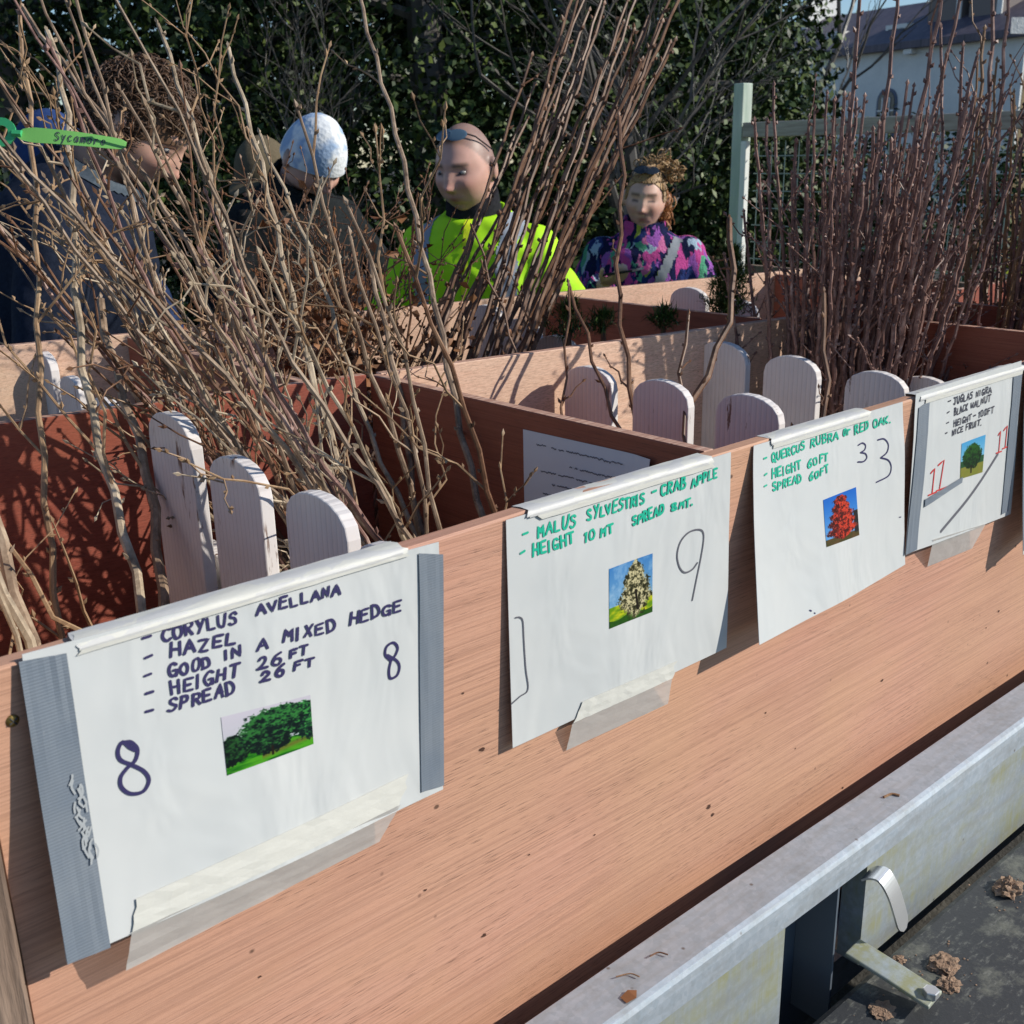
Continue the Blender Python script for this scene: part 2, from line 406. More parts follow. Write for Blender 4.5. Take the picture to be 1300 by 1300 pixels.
# flat hinge bar with bolt
p0 = on_z(1082, 1200, -.588); p1 = on_z(1188, 1268, -.602); d = nrm(p1 - p0); e = np.array([-d[1], d[0], 0]) * .017
b = MB(); ring = lambda p: [p - e, p + e, p + e - np.array([0, 0, .005]), p - e - np.array([0, 0, .005])]
b.loft([ring(p0), ring(p0 * .5 + p1 * .5 + np.array([0, 0, .001])), ring(p1)])
hb = bevel(b.build('hinge_bar', OLIVE, tr, TO), .0015)
b = MB(); c = p1 - d * .006
b.loft([[c + np.array([.009 * math.cos(k * math.pi / 3), .009 * math.sin(k * math.pi / 3), z]) for k in range(6)] for z in (-.001, .008)])
bo = bevel(b.build('bolt', STEEL, hb, TO), .001)
# mudguard
def rr(x0, x1, y0, y1, z, r, n=6):
    out = []
    for cx, cy, a0 in ((x1 - r, y1 - r, 0), (x0 + r, y1 - r, 90), (x0 + r, y0 + r, 180), (x1 - r, y0 + r, 270)):
        for k in range(n + 1):
            a = R(a0 + 90 * k / n); out.append((cx + r * math.cos(a), cy + r * math.sin(a), z))
    return out
b = MB(); b.loft([rr(.05, 1.75, -.64, -.128, -.80, .05), rr(.05, 1.75, -.64, -.128, -.637, .05), rr(.056, 1.744, -.634, -.134, -.624, .05), rr(.063, 1.737, -.627, -.141, -.620, .05)])
b.build('mudguard', GUARD, tr, TO)
for wx in (.55, 1.25):
    b = MB(); a = np.arange(32) * 2 * math.pi / 32
    pr = [(.12, -.16), (.29, -.16), (.31, -.18), (.31, -.32), (.29, -.34), (.20, -.34), (.18, -.30)]
    b.loft([[(wx + r_ * math.cos(t), y_, GZ + .31 + r_ * math.sin(t)) for t in a] for r_, y_ in [(rr_, yy - .02) for rr_, yy in pr]])
    b.build('wheel', GUARD, tr, TO)

# ================================================================== planter
pl = thing('plywood_planter', 'long pink plywood planter with signs taped along its front', 'planter', (.8, .4, -.70))
PO = (.8, .4, -.70)
T = .016
def board(name, p, q, z1, mat, z0=-.70, th=T, parent=pl, edge=True):
    b = MB(); b.board(p, q, z0, z1, th)
    o = b.build(name, mat, parent, PO)
    if edge: edge_faces(o)
    return bevel(o, .0012, 1)
# front board with a slightly wavy top
b = MB(); n = 60; rings = []
for i in range(n + 1):
    x = XE + (2.45 - XE) * i / n; dz = .0012 * math.sin(x * 7) + .0008 * math.sin(x * 19)
    rings.append([(x, 0, -.66), (x, 0, -.002 + dz), (x, .0015, dz), (x, T - .001, dz), (x, T, -.002 + dz), (x, T, -.66)])
b.loft(rings)
fb = edge_faces(b.build('front_board', PLY_F, pl, PO))
sc = on_y(16, 915, 0)
b = MB(); b.ell(sc, (.0042, .0018, .0042)); s_ = b.build('screw', M('brass_screw', (.25, .17, .05), .45, .5, .8), fb, PO, smooth=True)
for k in range(2):
    b = MB(); a = .6 + k * math.pi / 2; dx, dz = math.cos(a) * .003, math.sin(a) * .003
    b.tube([sc + np.array([-dx, -.0016, -dz]), sc + np.array([dx, -.0016, dz])], .0005, 4); b.build('slot', GUARD, s_, PO)
CHIP = M('knot_hole', (.07, .028, .015), .9)
for k, (x_, y_, r_) in enumerate(((612, 951, .0026), (900, 1024, .0034), (905, 1034, .0026), (615, 1187, .0026), (1070, 1000, .002), (1120, 864, .0024), (1268, 776, .0024), (1252, 797, .0018), (672, 1085, .0014), (330, 1240, .0016), (755, 1060, .0013), (972, 905, .0016), (1180, 955, .0017), (1010, 950, .0013), (588, 880, .0014), (540, 1130, .0015))):
    q_ = random.Random(k); c_ = on_y(x_, y_, -.0006); b = MB(); n_ = 10
    b.add([c_] + [c_ + np.array([math.cos(a) * r_ * q_.uniform(.5, 1.5), 0, math.sin(a) * r_ * q_.uniform(.4, 1.0)]) for a in np.arange(n_) * 2 * math.pi / n_], [(0, 1 + i, 1 + (i + 1) % n_) for i in range(n_)])
    b.build('chip', CHIP, fb, PO)
b = MB(); b.box((XE - .075, -.012, GZ), (XE - .003, .06, -.10)); op = b.build('corner_post', GREY_W, pl, PO); bevel(op, .003)
BY = lambda x: .668 - .138 * (x + .05) if x < 1.1 else .51     # the back board stands a little askew
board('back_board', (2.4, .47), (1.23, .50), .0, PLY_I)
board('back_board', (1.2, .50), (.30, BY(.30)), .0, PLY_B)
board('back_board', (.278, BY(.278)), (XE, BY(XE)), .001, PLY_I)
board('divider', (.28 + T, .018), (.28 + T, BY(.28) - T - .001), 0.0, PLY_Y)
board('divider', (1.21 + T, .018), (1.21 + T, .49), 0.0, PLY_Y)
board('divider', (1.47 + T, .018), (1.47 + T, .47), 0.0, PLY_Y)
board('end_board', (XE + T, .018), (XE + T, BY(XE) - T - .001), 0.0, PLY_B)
FA, FB = np.array([-.50, 1.375]), np.array([2.05, .935])      # far board
d = FB - FA
board('far_board', tuple(FB), tuple(FA), .0, PLY_B)
fy = lambda x: FA[1] + (x - FA[0]) / d[0] * d[1]
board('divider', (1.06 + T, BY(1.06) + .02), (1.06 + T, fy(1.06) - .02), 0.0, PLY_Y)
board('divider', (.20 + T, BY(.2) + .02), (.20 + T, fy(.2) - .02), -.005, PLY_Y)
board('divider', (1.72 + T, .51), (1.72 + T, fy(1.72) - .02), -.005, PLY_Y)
# bed filling
def soil(name, x0, x1, y0, y1, z):
    b = MB()
    b.grid(lambda u, v: (x0 + (x1 - x0) * u, y0 + (y1 - y0) * v, z + .03 * mnoise.noise((x0 + (x1 - x0) * u * 9, v * 6, 1.7))), 40, 16)
    o = b.build(name, SOIL, smooth=True); o['kind'] = 'stuff'; return o
soil('bark_mulch', XE + .02, 2.38, .02, .48, -.44); soil('bark_mulch', XE + .02, 2.0, .72, .95, -.40)

# ================================================================== picket fences between the compartments
PG = 'low white picket fences across the planter'
def picket_mesh(y0, wd, ztop, x, th=.0145, zb=-.5):
    """one pale: flat face towards -x, its edge towards -y, rounded top"""
    b = MB(); n = 9; pts = [(y0 + wd, zb), (y0 + wd, ztop - wd * .31)]
    for k in range(1, n):
        a = math.pi * k / n; pts.append((y0 + wd / 2 + wd / 2 * math.cos(a), ztop - wd * .31 + wd * .31 * math.sin(a) ** .9))
    pts += [(y0, ztop - wd * .31), (y0, zb)]
    b.loft([[(x, y, z) for y, z in pts], [(x + th, y, z) for y, z in pts]]); return b
rg = random.Random(4)
def picket_fence(label, x, pales, rail_z=-.2, mat=WHITE, zb=-.5):
    y0 = min(p[0] for p in pales); y1 = max(p[0] + p[1] for p in pales)
    t = thing('picket_fence', label, 'picket fence', (x, (y0 + y1) / 2, zb), PG)
    for (y, wd, zt, *rest) in pales:
        xx = x + (rest[0] if rest else 0) + rg.uniform(-.004, .004)
        bevel(picket_mesh(y, wd, zt, xx, zb=zb).build('picket', mat, t, (x, (y0 + y1) / 2, zb)), .0015)
    b = MB(); b.box((x + .026, max(.022, y0 - .02), rail_z - .03), (x + .05, y1 + .02, rail_z + .03)); b.build('rail', mat, t, (x, (y0 + y1) / 2, zb))
    return t
picket_fence('white picket divider behind the first sign, hazel stems leaning around it', -.085,
             [(.396, .102, .032), (.253, .104, .010), (.108, .103, .004), (.022, .07, -.018)], -.16)
picket_fence('pinkish picket divider between the crab apple and red oak signs', .60,
             [(.447, .100, -.018), (.304, .104, -.020), (.157, .103, -.020), (.03, .1, -.06)])
picket_fence('grey-white picket divider behind the red oak sign, before the purple whips', .90,
             [(.437, .104, -.018), (.298, .100, -.024), (.150, .100, -.030), (.05, .09, -.075)], -.22)
picket_fence('picket divider almost hidden behind the black walnut sign, only one pale top showing', 1.10, [(.04, .1, -.035), (.18, .1, -.07)])
picket_fence('shaded blue-grey pickets in the far left compartment below the navy coat', .06,
             [(1.22, .09, -.015), (1.12, .085, -.045), (.98, .09, -.06)], -.2)
picket_fence('white pickets half hidden by the straight brown whips', .80,
             [(.93, .10, .012), (.83, .10, -.005), (.73, .1, -.025)], -.2)
picket_fence('white pickets beside the small conifers in the compartment in front of the woman', 1.32,
             [(.86, .1, .004), (.73, .10, -.012)], -.2)

# ================================================================== writing
GL = {
 'A': '0,0 2,6 4,0|0.8,2.2 3.3,2.2', 'B': '0.3,0 0.3,6|~0.3,6 2.6,5.9 3.1,4.6 2.3,3.4 0.3,3.2|~0.3,3.2 2.8,3 3.7,1.7 2.8,0.2 0.3,0', 'C': '~3.8,5.2 2.6,6 1,5.4 0.2,3 0.9,0.7 2.4,0 3.8,0.8',
 'D': '0.3,0 0.3,6|~0.3,6 2.4,5.6 3.8,3.4 3,0.9 0.3,0', 'E': '3.6,6 0.3,6 0.3,0 3.6,0|0.3,3.1 2.9,3.1', 'F': '3.5,6 0.3,6 0.3,0|0.3,3.1 2.7,3.1',
 'G': '~3.7,5.1 2.4,6 0.9,5.3 0.2,3 0.9,0.6 2.5,0 3.6,1.2|2.2,2.6 3.8,2.6 3.7,0', 'H': '0.3,0 0.3,6|3.7,0 3.7,6|0.3,3.4 3.7,2.8', 'I': '1,0 1,6', 'J': '0.6,6 3.8,6|~2.6,6 2.5,1.6 1.6,0.1 0.3,1',
 'K': '0.3,0 0.3,6|3.5,6 0.5,2.9 3.6,0', 'L': '0.4,6 0.4,0 3.5,0.1', 'M': '0.1,0 0.6,6 2,2.4 3.5,6 3.9,0', 'N': '0.3,0 0.4,6 3.5,0 3.7,6', 'O': '~2,6 0.6,5.2 0.1,3 0.8,0.6 2,0 3.3,0.7 3.9,3 3.3,5.3 2,6',
 'P': '0.4,0 0.4,6|~0.4,6 2.9,5.8 3.6,4.4 2.7,3 0.4,2.8', 'Q': '~2,6 0.6,5.2 0.1,3 0.8,0.6 2,0 3.3,0.7 3.9,3 3.3,5.3 2,6|2.4,1.6 4,-.5', 'R': '0.4,0 0.4,6|~0.4,6 2.9,5.8 3.5,4.5 2.6,3.2 0.4,3|1.6,3 3.7,0',
 'S': '~3.6,5.3 2.3,6 0.8,5.4 0.8,3.9 2.3,3.1 3.5,2 3,0.4 1.4,0 0.3,0.7', 'T': '0,6 4,6|2,6 2,0', 'U': '~0.3,6 0.4,1.8 1.6,0.05 3,0.6 3.6,3 3.7,6', 'V': '0.2,6 1.9,0 3.8,6', 'W': '0,6 0.9,0 2,4 3.1,0 4,6',
 'X': '0.2,6 3.8,0|3.6,6 0.3,0', 'Y': '0.2,6 2,3|3.8,6 1.2,0', 'Z': '0.3,6 3.6,6 0.3,0 3.8,0',
 '0': '~2,6 0.6,5.2 0.2,3 0.8,0.6 2,0 3.2,0.7 3.7,3 3.2,5.3 2,6', '1': '0.6,4.8 2,6 2,0', '2': '~0.4,4.6 1.2,5.9 2.8,5.6 3.2,4.2 2,2.2 0.3,0|0.3,0 3.8,0.2', '3': '~0.4,5.6 2.2,6 3.2,4.8 2.6,3.5 1.4,3.1|~1.4,3.1 3.2,2.6 3.7,1.2 2.6,0 0.4,0.4',
 '6': '~3.2,6 1.4,4.8 0.4,2.4 0.9,0.4 2.4,0 3.6,1.2 3.1,2.8 1.6,3 0.5,1.9', '8': '~2.2,3.1 0.7,4 0.5,5.3 2,6 3.3,5.2 3,3.9 2.2,3.1 0.6,2.1 0.4,0.7 1.8,0 3.4,0.6 3.5,2 2.2,3.1', '9': '~3.4,4 2,3 0.6,3.8 0.8,5.4 2.2,6 3.4,5.2 3.4,4 2.4,0',
 '-': '0.4,3 3.4,3.2', '.': '1,0.1 1.4,0.1', 'c': '~3.2,3.6 1.6,4 0.5,2.2 1.4,0.2 3.2,0.6', 'a': '~3.2,3.4 1.8,4 0.5,2.2 1.4,0.1 2.8,1.2 3.2,3.6 3.3,0.1', 'm': '~0.2,0 0.4,3.6 1.4,3.4 1.8,0.2|~1.8,2.6 2.8,3.8 3.5,3 3.8,0', 'o': '~2,4 0.6,3.2 0.5,1 2,0 3.4,1 3.2,3.3 2,4', 'r': '~0.5,0 0.6,3.9|~0.6,2.4 1.8,3.9 3.2,3.4', 'e': '~0.6,2 3.3,2.3 2.8,3.8 1.4,3.8 0.5,2 1.4,0.2 3.2,0.6', 'y': '0.6,4 1.9,1|3.4,4 1,-2', 'f': '~3,5.8 1.6,5.6 1.5,3 1.5,0|0.4,3.4 2.6,3.5', 'w': '0.2,4 1.1,0 2,3 2.9,0 3.8,4',
}
NARROW = {'I': .45, '1': .6, '.': .4, '-': .9}
def homography(src, dst):
    A = []; bb = []
    for (x, y), (u, v) in zip(src, dst):
        A.append([x, y, 1, 0, 0, 0, -u * x, -u * y]); bb.append(u)
        A.append([0, 0, 0, x, y, 1, -v * x, -v * y]); bb.append(v)
    h = np.linalg.solve(np.array(A, float), np.array(bb, float)); return np.append(h, 1).reshape(3, 3)
class Sheet:
    """a hung sheet: px corners TL,TR,BR,BL with the gap each bottom corner leaves to the board"""
    def __init__(s, px, hang, seed=0, W=.303, H=.214):
        TL, TR, BR, BL = px
        s.c = [on_y(*TL, -.0022), on_y(*TR, -.0022), on_y(*BR, -hang[1] - .0022), on_y(*BL, -hang[0] - .0022)]
        s.W, s.H, s.seed = W, H, seed
        s.Hm = homography(px, [(0, 0), (1, 0), (1, 1), (0, 1)])
    def S(s, u, v, off=0.0):
        tl, tr, br, bl = s.c
        p = (1 - v) * ((1 - u) * tl + u * tr) + v * ((1 - u) * bl + u * br)
        # hang: straight near the top, leaning out lower down; gentle cockle
        lin = (1 - u) * bl[1] + u * br[1]
        p = p.copy(); p[1] = -.0022 + (lin + .0022) * (v ** 1.25 if v > 0 else 0)
        p[1] -= .0022 * max(0, math.sin(math.pi * min(1, max(0, u)))) * v + .0020 * (1 + mnoise.noise((u * 3.0 + s.seed, v * 1.6 + u, .3))) * min(1, max(0, v) * 4)
        if off:
            p[1] -= off
        return p
    def uv(s, x, y):
        q = s.Hm @ np.array([x, y, 1.0]); return q[0] / q[2], q[1] / q[2]
def ribbon(mb, sh, pts, wd, off):
    """flat pen stroke through uv points (in metres on the sheet) with round ends"""
    P = np.array(pts, float)
    if len(P) < 2: return
    T_ = np.gradient(P, axis=0); T_ /= np.linalg.norm(T_, axis=1)[:, None] + 1e-12
    Nn = np.stack([-T_[:, 1], T_[:, 0]], 1)
    seq = []
    h = wd / 2
    for k in (1.0, .85, .5): 
        seq.append((P[0] - T_[0] * h * k, Nn[0] * h * math.sqrt(max(.02, 1 - k * k))))
    for i in range(len(P)): seq.append((P[i], Nn[i] * h))
    for k in (.5, .85, 1.0): seq.append((P[-1] + T_[-1] * h * k, Nn[-1] * h * math.sqrt(max(.02, 1 - k * k))))
    v = []; f = []
    for c_, e_ in seq:
        for q in (c_ - e_, c_ + e_): v.append(sh.S(q[0] / sh.W, q[1] / sh.H, off))
    for i in range(len(seq) - 1): f.append((2 * i, 2 * i + 1, 2 * i + 3, 2 * i + 2))
    mb.add(v, f)
class Pen:
    def __init__(s, sh, seed=1): s.sh = sh; s.mb = MB(); s.k = 0; s.r = random.Random(seed)
    def stroke(s, pts, wd):
        s.k += 1; ribbon(s.mb, s.sh, pts, wd, .0006 + .000012 * (s.k % 40))
    def px(s, pts, wd, smooth=True):
        q = [np.array(s.sh.uv(*p)) * (s.sh.W, s.sh.H) for p in pts]
        s.stroke(catmull(q, 5) if smooth else [a + (b - a) * t for a, b in zip(q[:-1], q[1:]) for t in (0, .5)] + [q[-1]], wd)
    def word(s, txt, p0, p1, hpx, wd, slant=.08):
        """baseline from p0 to p1 in pixels, capital height hpx pixels"""
        a = np.array(s.sh.uv(*p0)) * (s.sh.W, s.sh.H); e = np.array(s.sh.uv(*p1)) * (s.sh.W, s.sh.H)
        up = np.array(s.sh.uv(p0[0], p0[1] - hpx)) * (s.sh.W, s.sh.H) - a; H = np.linalg.norm(up)
        adv = [NARROW.get(c, 1.0) for c in txt]; gap = .38 if len(txt) > 1 else 0
        tot = sum(adv) + gap * (len(txt) - 1); dx = (e - a) / tot; L = np.linalg.norm(e - a) / tot
        ex = nrm(e - a); ey = np.array([ex[1], -ex[0]])
        x = 0.0
        for c, ad in zip(txt, adv):
            if c in GL:
                jh = 1 + s.r.uniform(-.14, .12); jy = s.r.uniform(-.08, .08) * H; js = slant + s.r.uniform(-.12, .12)
                for st in GL[c].split('|'):
                    sm = st.startswith('~'); pts = [tuple(map(float, q.split(','))) for q in st.lstrip('~').split()]
                    out = []
                    for gx, gy in pts:
                        gx += s.r.uniform(-.28, .28); gy += s.r.uniform(-.26, .26)
                        yy = gy / 6 * H * jh + jy; xx = (x + gx / 4 * ad) * L + yy * js
                        out.append(a + ex * xx + ey * yy)
                    if sm: out = catmull(out, 4)
                    else: out = [p + (q - p) * t for p, q in zip(out[:-1], out[1:]) for t in (0, .34, .67)] + [out[-1]]
                    s.stroke(out, wd * s.r.uniform(.9, 1.12))
            x += ad + gap
    def build(s, name, mat, parent, origin):
        for q in getattr(s, 'lines', []): q.mb.build('lettering', mat, parent, origin)
        if s.mb.n: return s.mb.build('figure' if name == 'lettering' and hasattr(s, 'lines') else name, mat, parent, origin)

# ---- little printed pictures (the print itself is flat, its picture is ink)
def fbm(x, y, sd, oct=4):
    """value noise on arrays"""
    out = np.zeros_like(x); amp = 1; tot = 0
    for o in range(oct):
        rs = np.random.RandomState(sd + o); g = rs.rand(64, 64); fx = x * 2 ** o; fy = y * 2 ** o
        i = np.floor(fx).astype(int); j = np.floor(fy).astype(int); a = fx - i; c = fy - j; a = a * a * (3 - 2 * a); c = c * c * (3 - 2 * c)
        v = (g[i % 64, j % 64] * (1 - a) + g[(i + 1) % 64, j % 64] * a) * (1 - c) + (g[i % 64, (j + 1) % 64] * (1 - a) + g[(i + 1) % 64, (j + 1) % 64] * a) * c
        out += v * amp; tot += amp; amp *= .55
    return out / tot
def lerp(a, b, t): return np.asarray(a) * (1 - t[..., None]) + np.asarray(b) * t[..., None]
def picture(kind, n=150):
    v, u = np.meshgrid(np.linspace(0, 1, n), np.linspace(0, 1, n), indexing='ij'); v_, u_ = v, u
    nz = fbm(u * 6, v * 6, 11); fi = .55 * fbm(u * 16, v * 16, 31, 3) + .45 * fbm(u * 46, v * 46, 77, 2); co = np.zeros((n, n, 3))
    sm = lambda x, a, b: np.clip((x - a) / (b - a), 0, 1)
    if kind == 'hazel':
        co = lerp((.82, .80, .84), (.74, .76, .78), v)
        gr = lerp((.10, .42, .10), (.35, .66, .16), sm(fbm(u * 3, v * 16, 5), .4, .62)); co = np.where((v > .68 + .06 * (u - .5))[..., None], gr, co)
        path = np.exp(-((v - .86 + .12 * (u - .6)) / .05) ** 2) * (u > .4); co = lerp(0, 0, path) + co * (1 - path[..., None] * .7) + np.array((.5, .42, .22)) * path[..., None] * .7
        for cx, cy, rx, ry, tone in ((.10, .62, .20, .26, .8), (.93, .45, .22, .38, 1.25), (.50, .45, .36, .40, 1.0), (.64, .30, .26, .28, 1.1)):
            dd = ((u - cx) / rx) ** 2 + ((v - cy) / ry) ** 2 + (fi - .5) * 1.3 + (nz - .5) * .8
            cr = lerp((.04, .12, .12), (.22, .48, .24), sm(fi + (cy - v) * .35, .40, .62)) * tone; co = lerp(co, cr, sm(-dd, -1.06, -.9))
        tk = (np.abs(u - .52) < .016) & (v > .74) & (v < .92); co[tk] = (.16, .12, .08)
    elif kind == 'crab':
        co = lerp((.30, .55, .78), (.62, .76, .84), v) ; co = lerp(0, 0, nz) + co * (1 - sm(nz, .5, .7)[..., None] * .25) + .25 * sm(nz, .5, .7)[..., None]
        fld = lerp((.45, .62, .10), (.80, .80, .15), sm(fbm(u * 5, v * 12, 3), .35, .65)); co = np.where((v > .66)[..., None], fld, co)
        co = np.where((v > .88 + .03 * np.sin(u * 9))[..., None], lerp((.12, .30, .08), (.25, .45, .1), fi), co)
        sh_ = np.abs(u - .60) / (.10 + .44 * np.clip(v - .06, 0, 1) ** .75) + (fi - .5) * 1.1 + 3 * np.clip(v - .68, 0, 1) + 6 * np.clip(.10 - v, 0, 1)
        cr = lerp((.20, .20, .11), (.84, .80, .64), sm(fi, .40, .60)); co = lerp(co, cr, sm(-sh_, -1.06, -.88))
        tk = (np.abs(u - .62 - (v - .6) * .15) < .025) & (v > .5) & (v < .86); co[tk] = (.15, .12, .08)
    elif kind == 'oak':
        co = lerp((.13, .45, .80), (.50, .72, .90), v)
        co = np.where((v > .86)[..., None], lerp((.25, .30, .12), (.50, .34, .22), nz), co)
        co = np.where(((u > .86) & (v > .45) & (v < .9))[..., None], lerp((.10, .14, .16), (.25, .2, .2), fi), co)
        wd = .07 + .42 * np.clip(v - .02, 0, 1) ** .62; wd = np.where(v > .80, wd * np.clip((.95 - v) / .15, .1, 1), wd)
        dd = np.abs(u - .5) / wd + (fi - .5) * .85 + .14 * np.sin(v * 40)
        cr = lerp((.30, .06, .06), (.86, .30, .20), sm(fi + (u - .5) * .3, .40, .62)); co = lerp(co, cr, sm(-dd, -1.08, -.9) * (v > .04) * (v < .95))
    else:
        co = lerp((.35, .68, .86), (.70, .86, .92), v)
        co = np.where((v > .52)[..., None], lerp((.16, .32, .20), (.22, .42, .26), nz), co)
        co = np.where((v > .70)[..., None], lerp((.50, .55, .22), (.62, .58, .30), nz), co)
        dd = ((u - .48) / .40) ** 2 + ((v - .46) / .34) ** 2 + (fi - .5) * 1.0
        cr = lerp((.05, .16, .09), (.20, .42, .16), sm(fi + (.45 - v) * .4, .35, .66)); co = lerp(co, cr, sm(-dd, -1.06, -.9))
        tk = (np.abs(u - .46) < .03) & (v > .7) & (v < .92); co[tk] = (.18, .14, .1)
    return np.clip(co, 0, 1) ** 1.15 * .92
def print_on(sh, px, kind, parent, origin):
    uv = [sh.uv(*p) for p in px]; n = 150; mb = MB()
    def fn(u, v):
        a = np.array(uv[0]) * (1 - u) + np.array(uv[1]) * u; c = np.array(uv[3]) * (1 - u) + np.array(uv[2]) * u; q = a * (1 - v) + c * v
        return sh.S(q[0], q[1], .0004)
    mb.grid(fn, n - 1, n - 1); o = mb.build('photo_print', PRINT, parent, origin); set_col(o, srgb(picture(kind, n)).reshape(-1, 3)); return o
def strip(sh, px, mat, name, parent, origin, off=.0012, rag=.0, nu=18, nv=4, seed=0):
    """tape stuck on the sheet: px quad TL,TR,BR,BL; rag = torn ends"""
    uv = [np.array(sh.uv(*p)) for p in px]; mb = MB(); rr_ = random.Random(seed); j0 = [rr_.uniform(-1, 1) * rag for _ in range(nv + 1)]; j1 = [rr_.uniform(-1, 1) * rag for _ in range(nv + 1)]
    def fn(u, v):
        k = int(round(v * nv)); uu = u + (j0[k] * (1 - u) if u < .5 else j1[k] * u)
        q = (uv[0] * (1 - uu) + uv[1] * uu) * (1 - v) + (uv[3] * (1 - uu) + uv[2] * uu) * v
        p = sh.S(q[0], q[1], off); p[1] -= .0006 * (mnoise.noise((u * 14 + seed, v * 3, 2)) + .5) * 1.0
        p[1] = min(p[1], -.0006); return p
    mb.grid(fn, nu, nv, (0, .0003, 0)); return mb.build(name, mat, parent, origin)
def top_tape(sh, px0, px1, drop, parent, origin, seed=0, mat=None):
    """tape folded over the board's top edge between two pixel columns"""
    x0 = on_y(*px0, 0)[0]; x1 = on_y(*px1, 0)[0]; mb = MB(); rr_ = random.Random(seed)
    prof = [(-.0044, -drop), (-.0043, -drop * .6), (-.0042, -.004), (-.0034, -.0006), (-.0014, .0012), (.008, .0016), (T, .0013), (T + .0012, -.003), (T + .0012, -.016)]
    j = [(rr_.uniform(-1, 1) * .003, rr_.uniform(-1, 1) * .003) for _ in prof]
    def fn(u, v):
        k = int(round(v * (len(prof) - 1))); y, z = prof[k]; x = x0 + j[k][0] + (x1 + j[k][1] - x0 - j[k][0]) * u
        n_ = mnoise.noise((x * 40, k * .7, seed)); return (x, y - .0004 * abs(n_) * (1 if k < 4 else 0), z + .0005 * n_ * (1 if k < 8 else 0))
    mb.grid(fn, 40, len(prof) - 1); o = mb.build('top_tape', mat or MASK, parent, origin, smooth=True); return o
def sign(label, px, hang, seed):
    sh = Sheet(px, hang, seed); o0 = (sh.c[0] + sh.c[1]) / 2
    t = thing('sign', label, 'sign', o0, 'laminated signs taped to the planter')
    mb = MB(); mb.grid(lambda u, v: sh.S(u, v), 30, 22, (0, .0006, 0)); mb.build('sheet', PAPER, t, o0, smooth=True)
    return sh, t, o0
def Z1(*q): return [(x / 2.16667, 650 + y / 2.16667) for x, y in q]
def Z2(*q): return [(600 + x / 3.0225, 530 + y / 3.0225) for x, y in q]
def Z3(*q): return [(900 + x / 3.25, 440 + y / 3.25) for x, y in q]
def words(pen, Z, k, rows, wd):
    cur = None; out = []
    for txt, p0, p1, h in rows:
        if cur is None or (txt == '-' and p0[0] < rows[0][1][0] + 30): cur = Pen(pen.sh, 50 + len(out)); out.append(cur)
        cur.word(txt, (Z(p0)[0][0], Z(p0)[0][1] + 1.5), (Z(p1)[0][0], Z(p1)[0][1] + 1.5), h / k * .82, wd * .88)
    pen.lines = out
# ---- sign 1
sh, t, o0 = sign('white sheet with navy lettering about hazel and two eights', [(28, 831), (557, 688), (561, 1001), (84, 1221)], (.028, .006), 3)
p = Pen(sh, 5)
words(p, Z1, 2.16667, [('-', (395, 360), (420, 352), 40), ('CORYLUS', (450, 354), (655, 303), 42), ('AVELLANA', (710, 280), (935, 220), 36),
  ('-', (400, 416), (425, 409), 40), ('HAZEL', (470, 400), (650, 360), 42), ('-', (398, 470), (420, 463), 40), ('GOOD', (468, 455), (580, 426), 40), ('IN', (620, 408), (665, 395), 36), ('A', (708, 381), (737, 373), 33), ('MIXED', (780, 357), (920, 324), 38), ('HEDGE', (960, 306), (1100, 269), 38),
  ('-', (400, 522), (425, 515), 40), ('HEIGHT', (470, 502), (655, 453), 42), ('26', (708, 431), (772, 415), 34), ('FT', (797, 399), (842, 387), 28),
  ('-', (400, 570), (424, 563), 40), ('SPREAD', (462, 554), (645, 498), 42), ('26', (715, 465), (780, 449), 34), ('FT', (806, 433), (858, 419), 28)], .0023)
p.px(Z1((372, 662), (358, 655), (338, 640), (325, 665), (332, 690), (362, 703), (395, 720), (408, 745), (392, 775), (358, 782), (334, 765), (332, 738), (350, 712), (372, 690), (378, 660), (360, 640), (338, 642)), .0026)
p.build('lettering', INK_N, t, o0); p = Pen(sh, 6)
p.px(Z1((1074, 412), (1058, 395), (1062, 372), (1080, 361), (1092, 375), (1086, 395), (1074, 412), (1068, 440), (1072, 460), (1090, 452), (1097, 430), (1090, 412), (1064, 396)), .0022)
p.build('figure', INK_N, t, o0)
print_on(sh, Z1((607, 570), (850, 506), (857, 640), (620, 729)), 'hazel', t, o0)
strip(sh, Z1((50, 412), (183, 388), (297, 1192), (182, 1240)), DUCT, 'grey_tape', t, o0, .0009, nu=8, nv=24, seed=1)
strip(sh, Z1((1150, 113), (1216, 116), (1216, 748), (1153, 768)), DUCT, 'grey_tape', t, o0, .0009, nu=6, nv=20, seed=2)
p = Pen(sh, 71); q_ = random.Random(4)
for k in range(26): x_, y_ = 95 + k * .75 + q_.uniform(-7, 7), 992 + k * 3.6 + q_.uniform(-6, 6); p.px([(x_, y_), (x_ + q_.uniform(-3, 4), y_ + q_.uniform(4, 9)), (x_ + q_.uniform(-4, 4), y_ + q_.uniform(10, 18))], .0013)
p.mb.v = [v_ - np.array([0, .0016, 0]) for v_ in p.mb.v]; p.build('worn_patch', M('frayed_fibre', (.36, .38, .39), .8), t, o0)
top_tape(sh, (96, 812), (513, 696), .0065, t, o0, 1); top_tape(sh, (99, 812), (509, 697), .004, t, o0, 7, CLEARW)
strip(sh, Z1((372, 1060), (1122, 716), (1092, 800), (352, 1150)), MASK, 'masking_tape', t, o0, .0012, .012, seed=3)
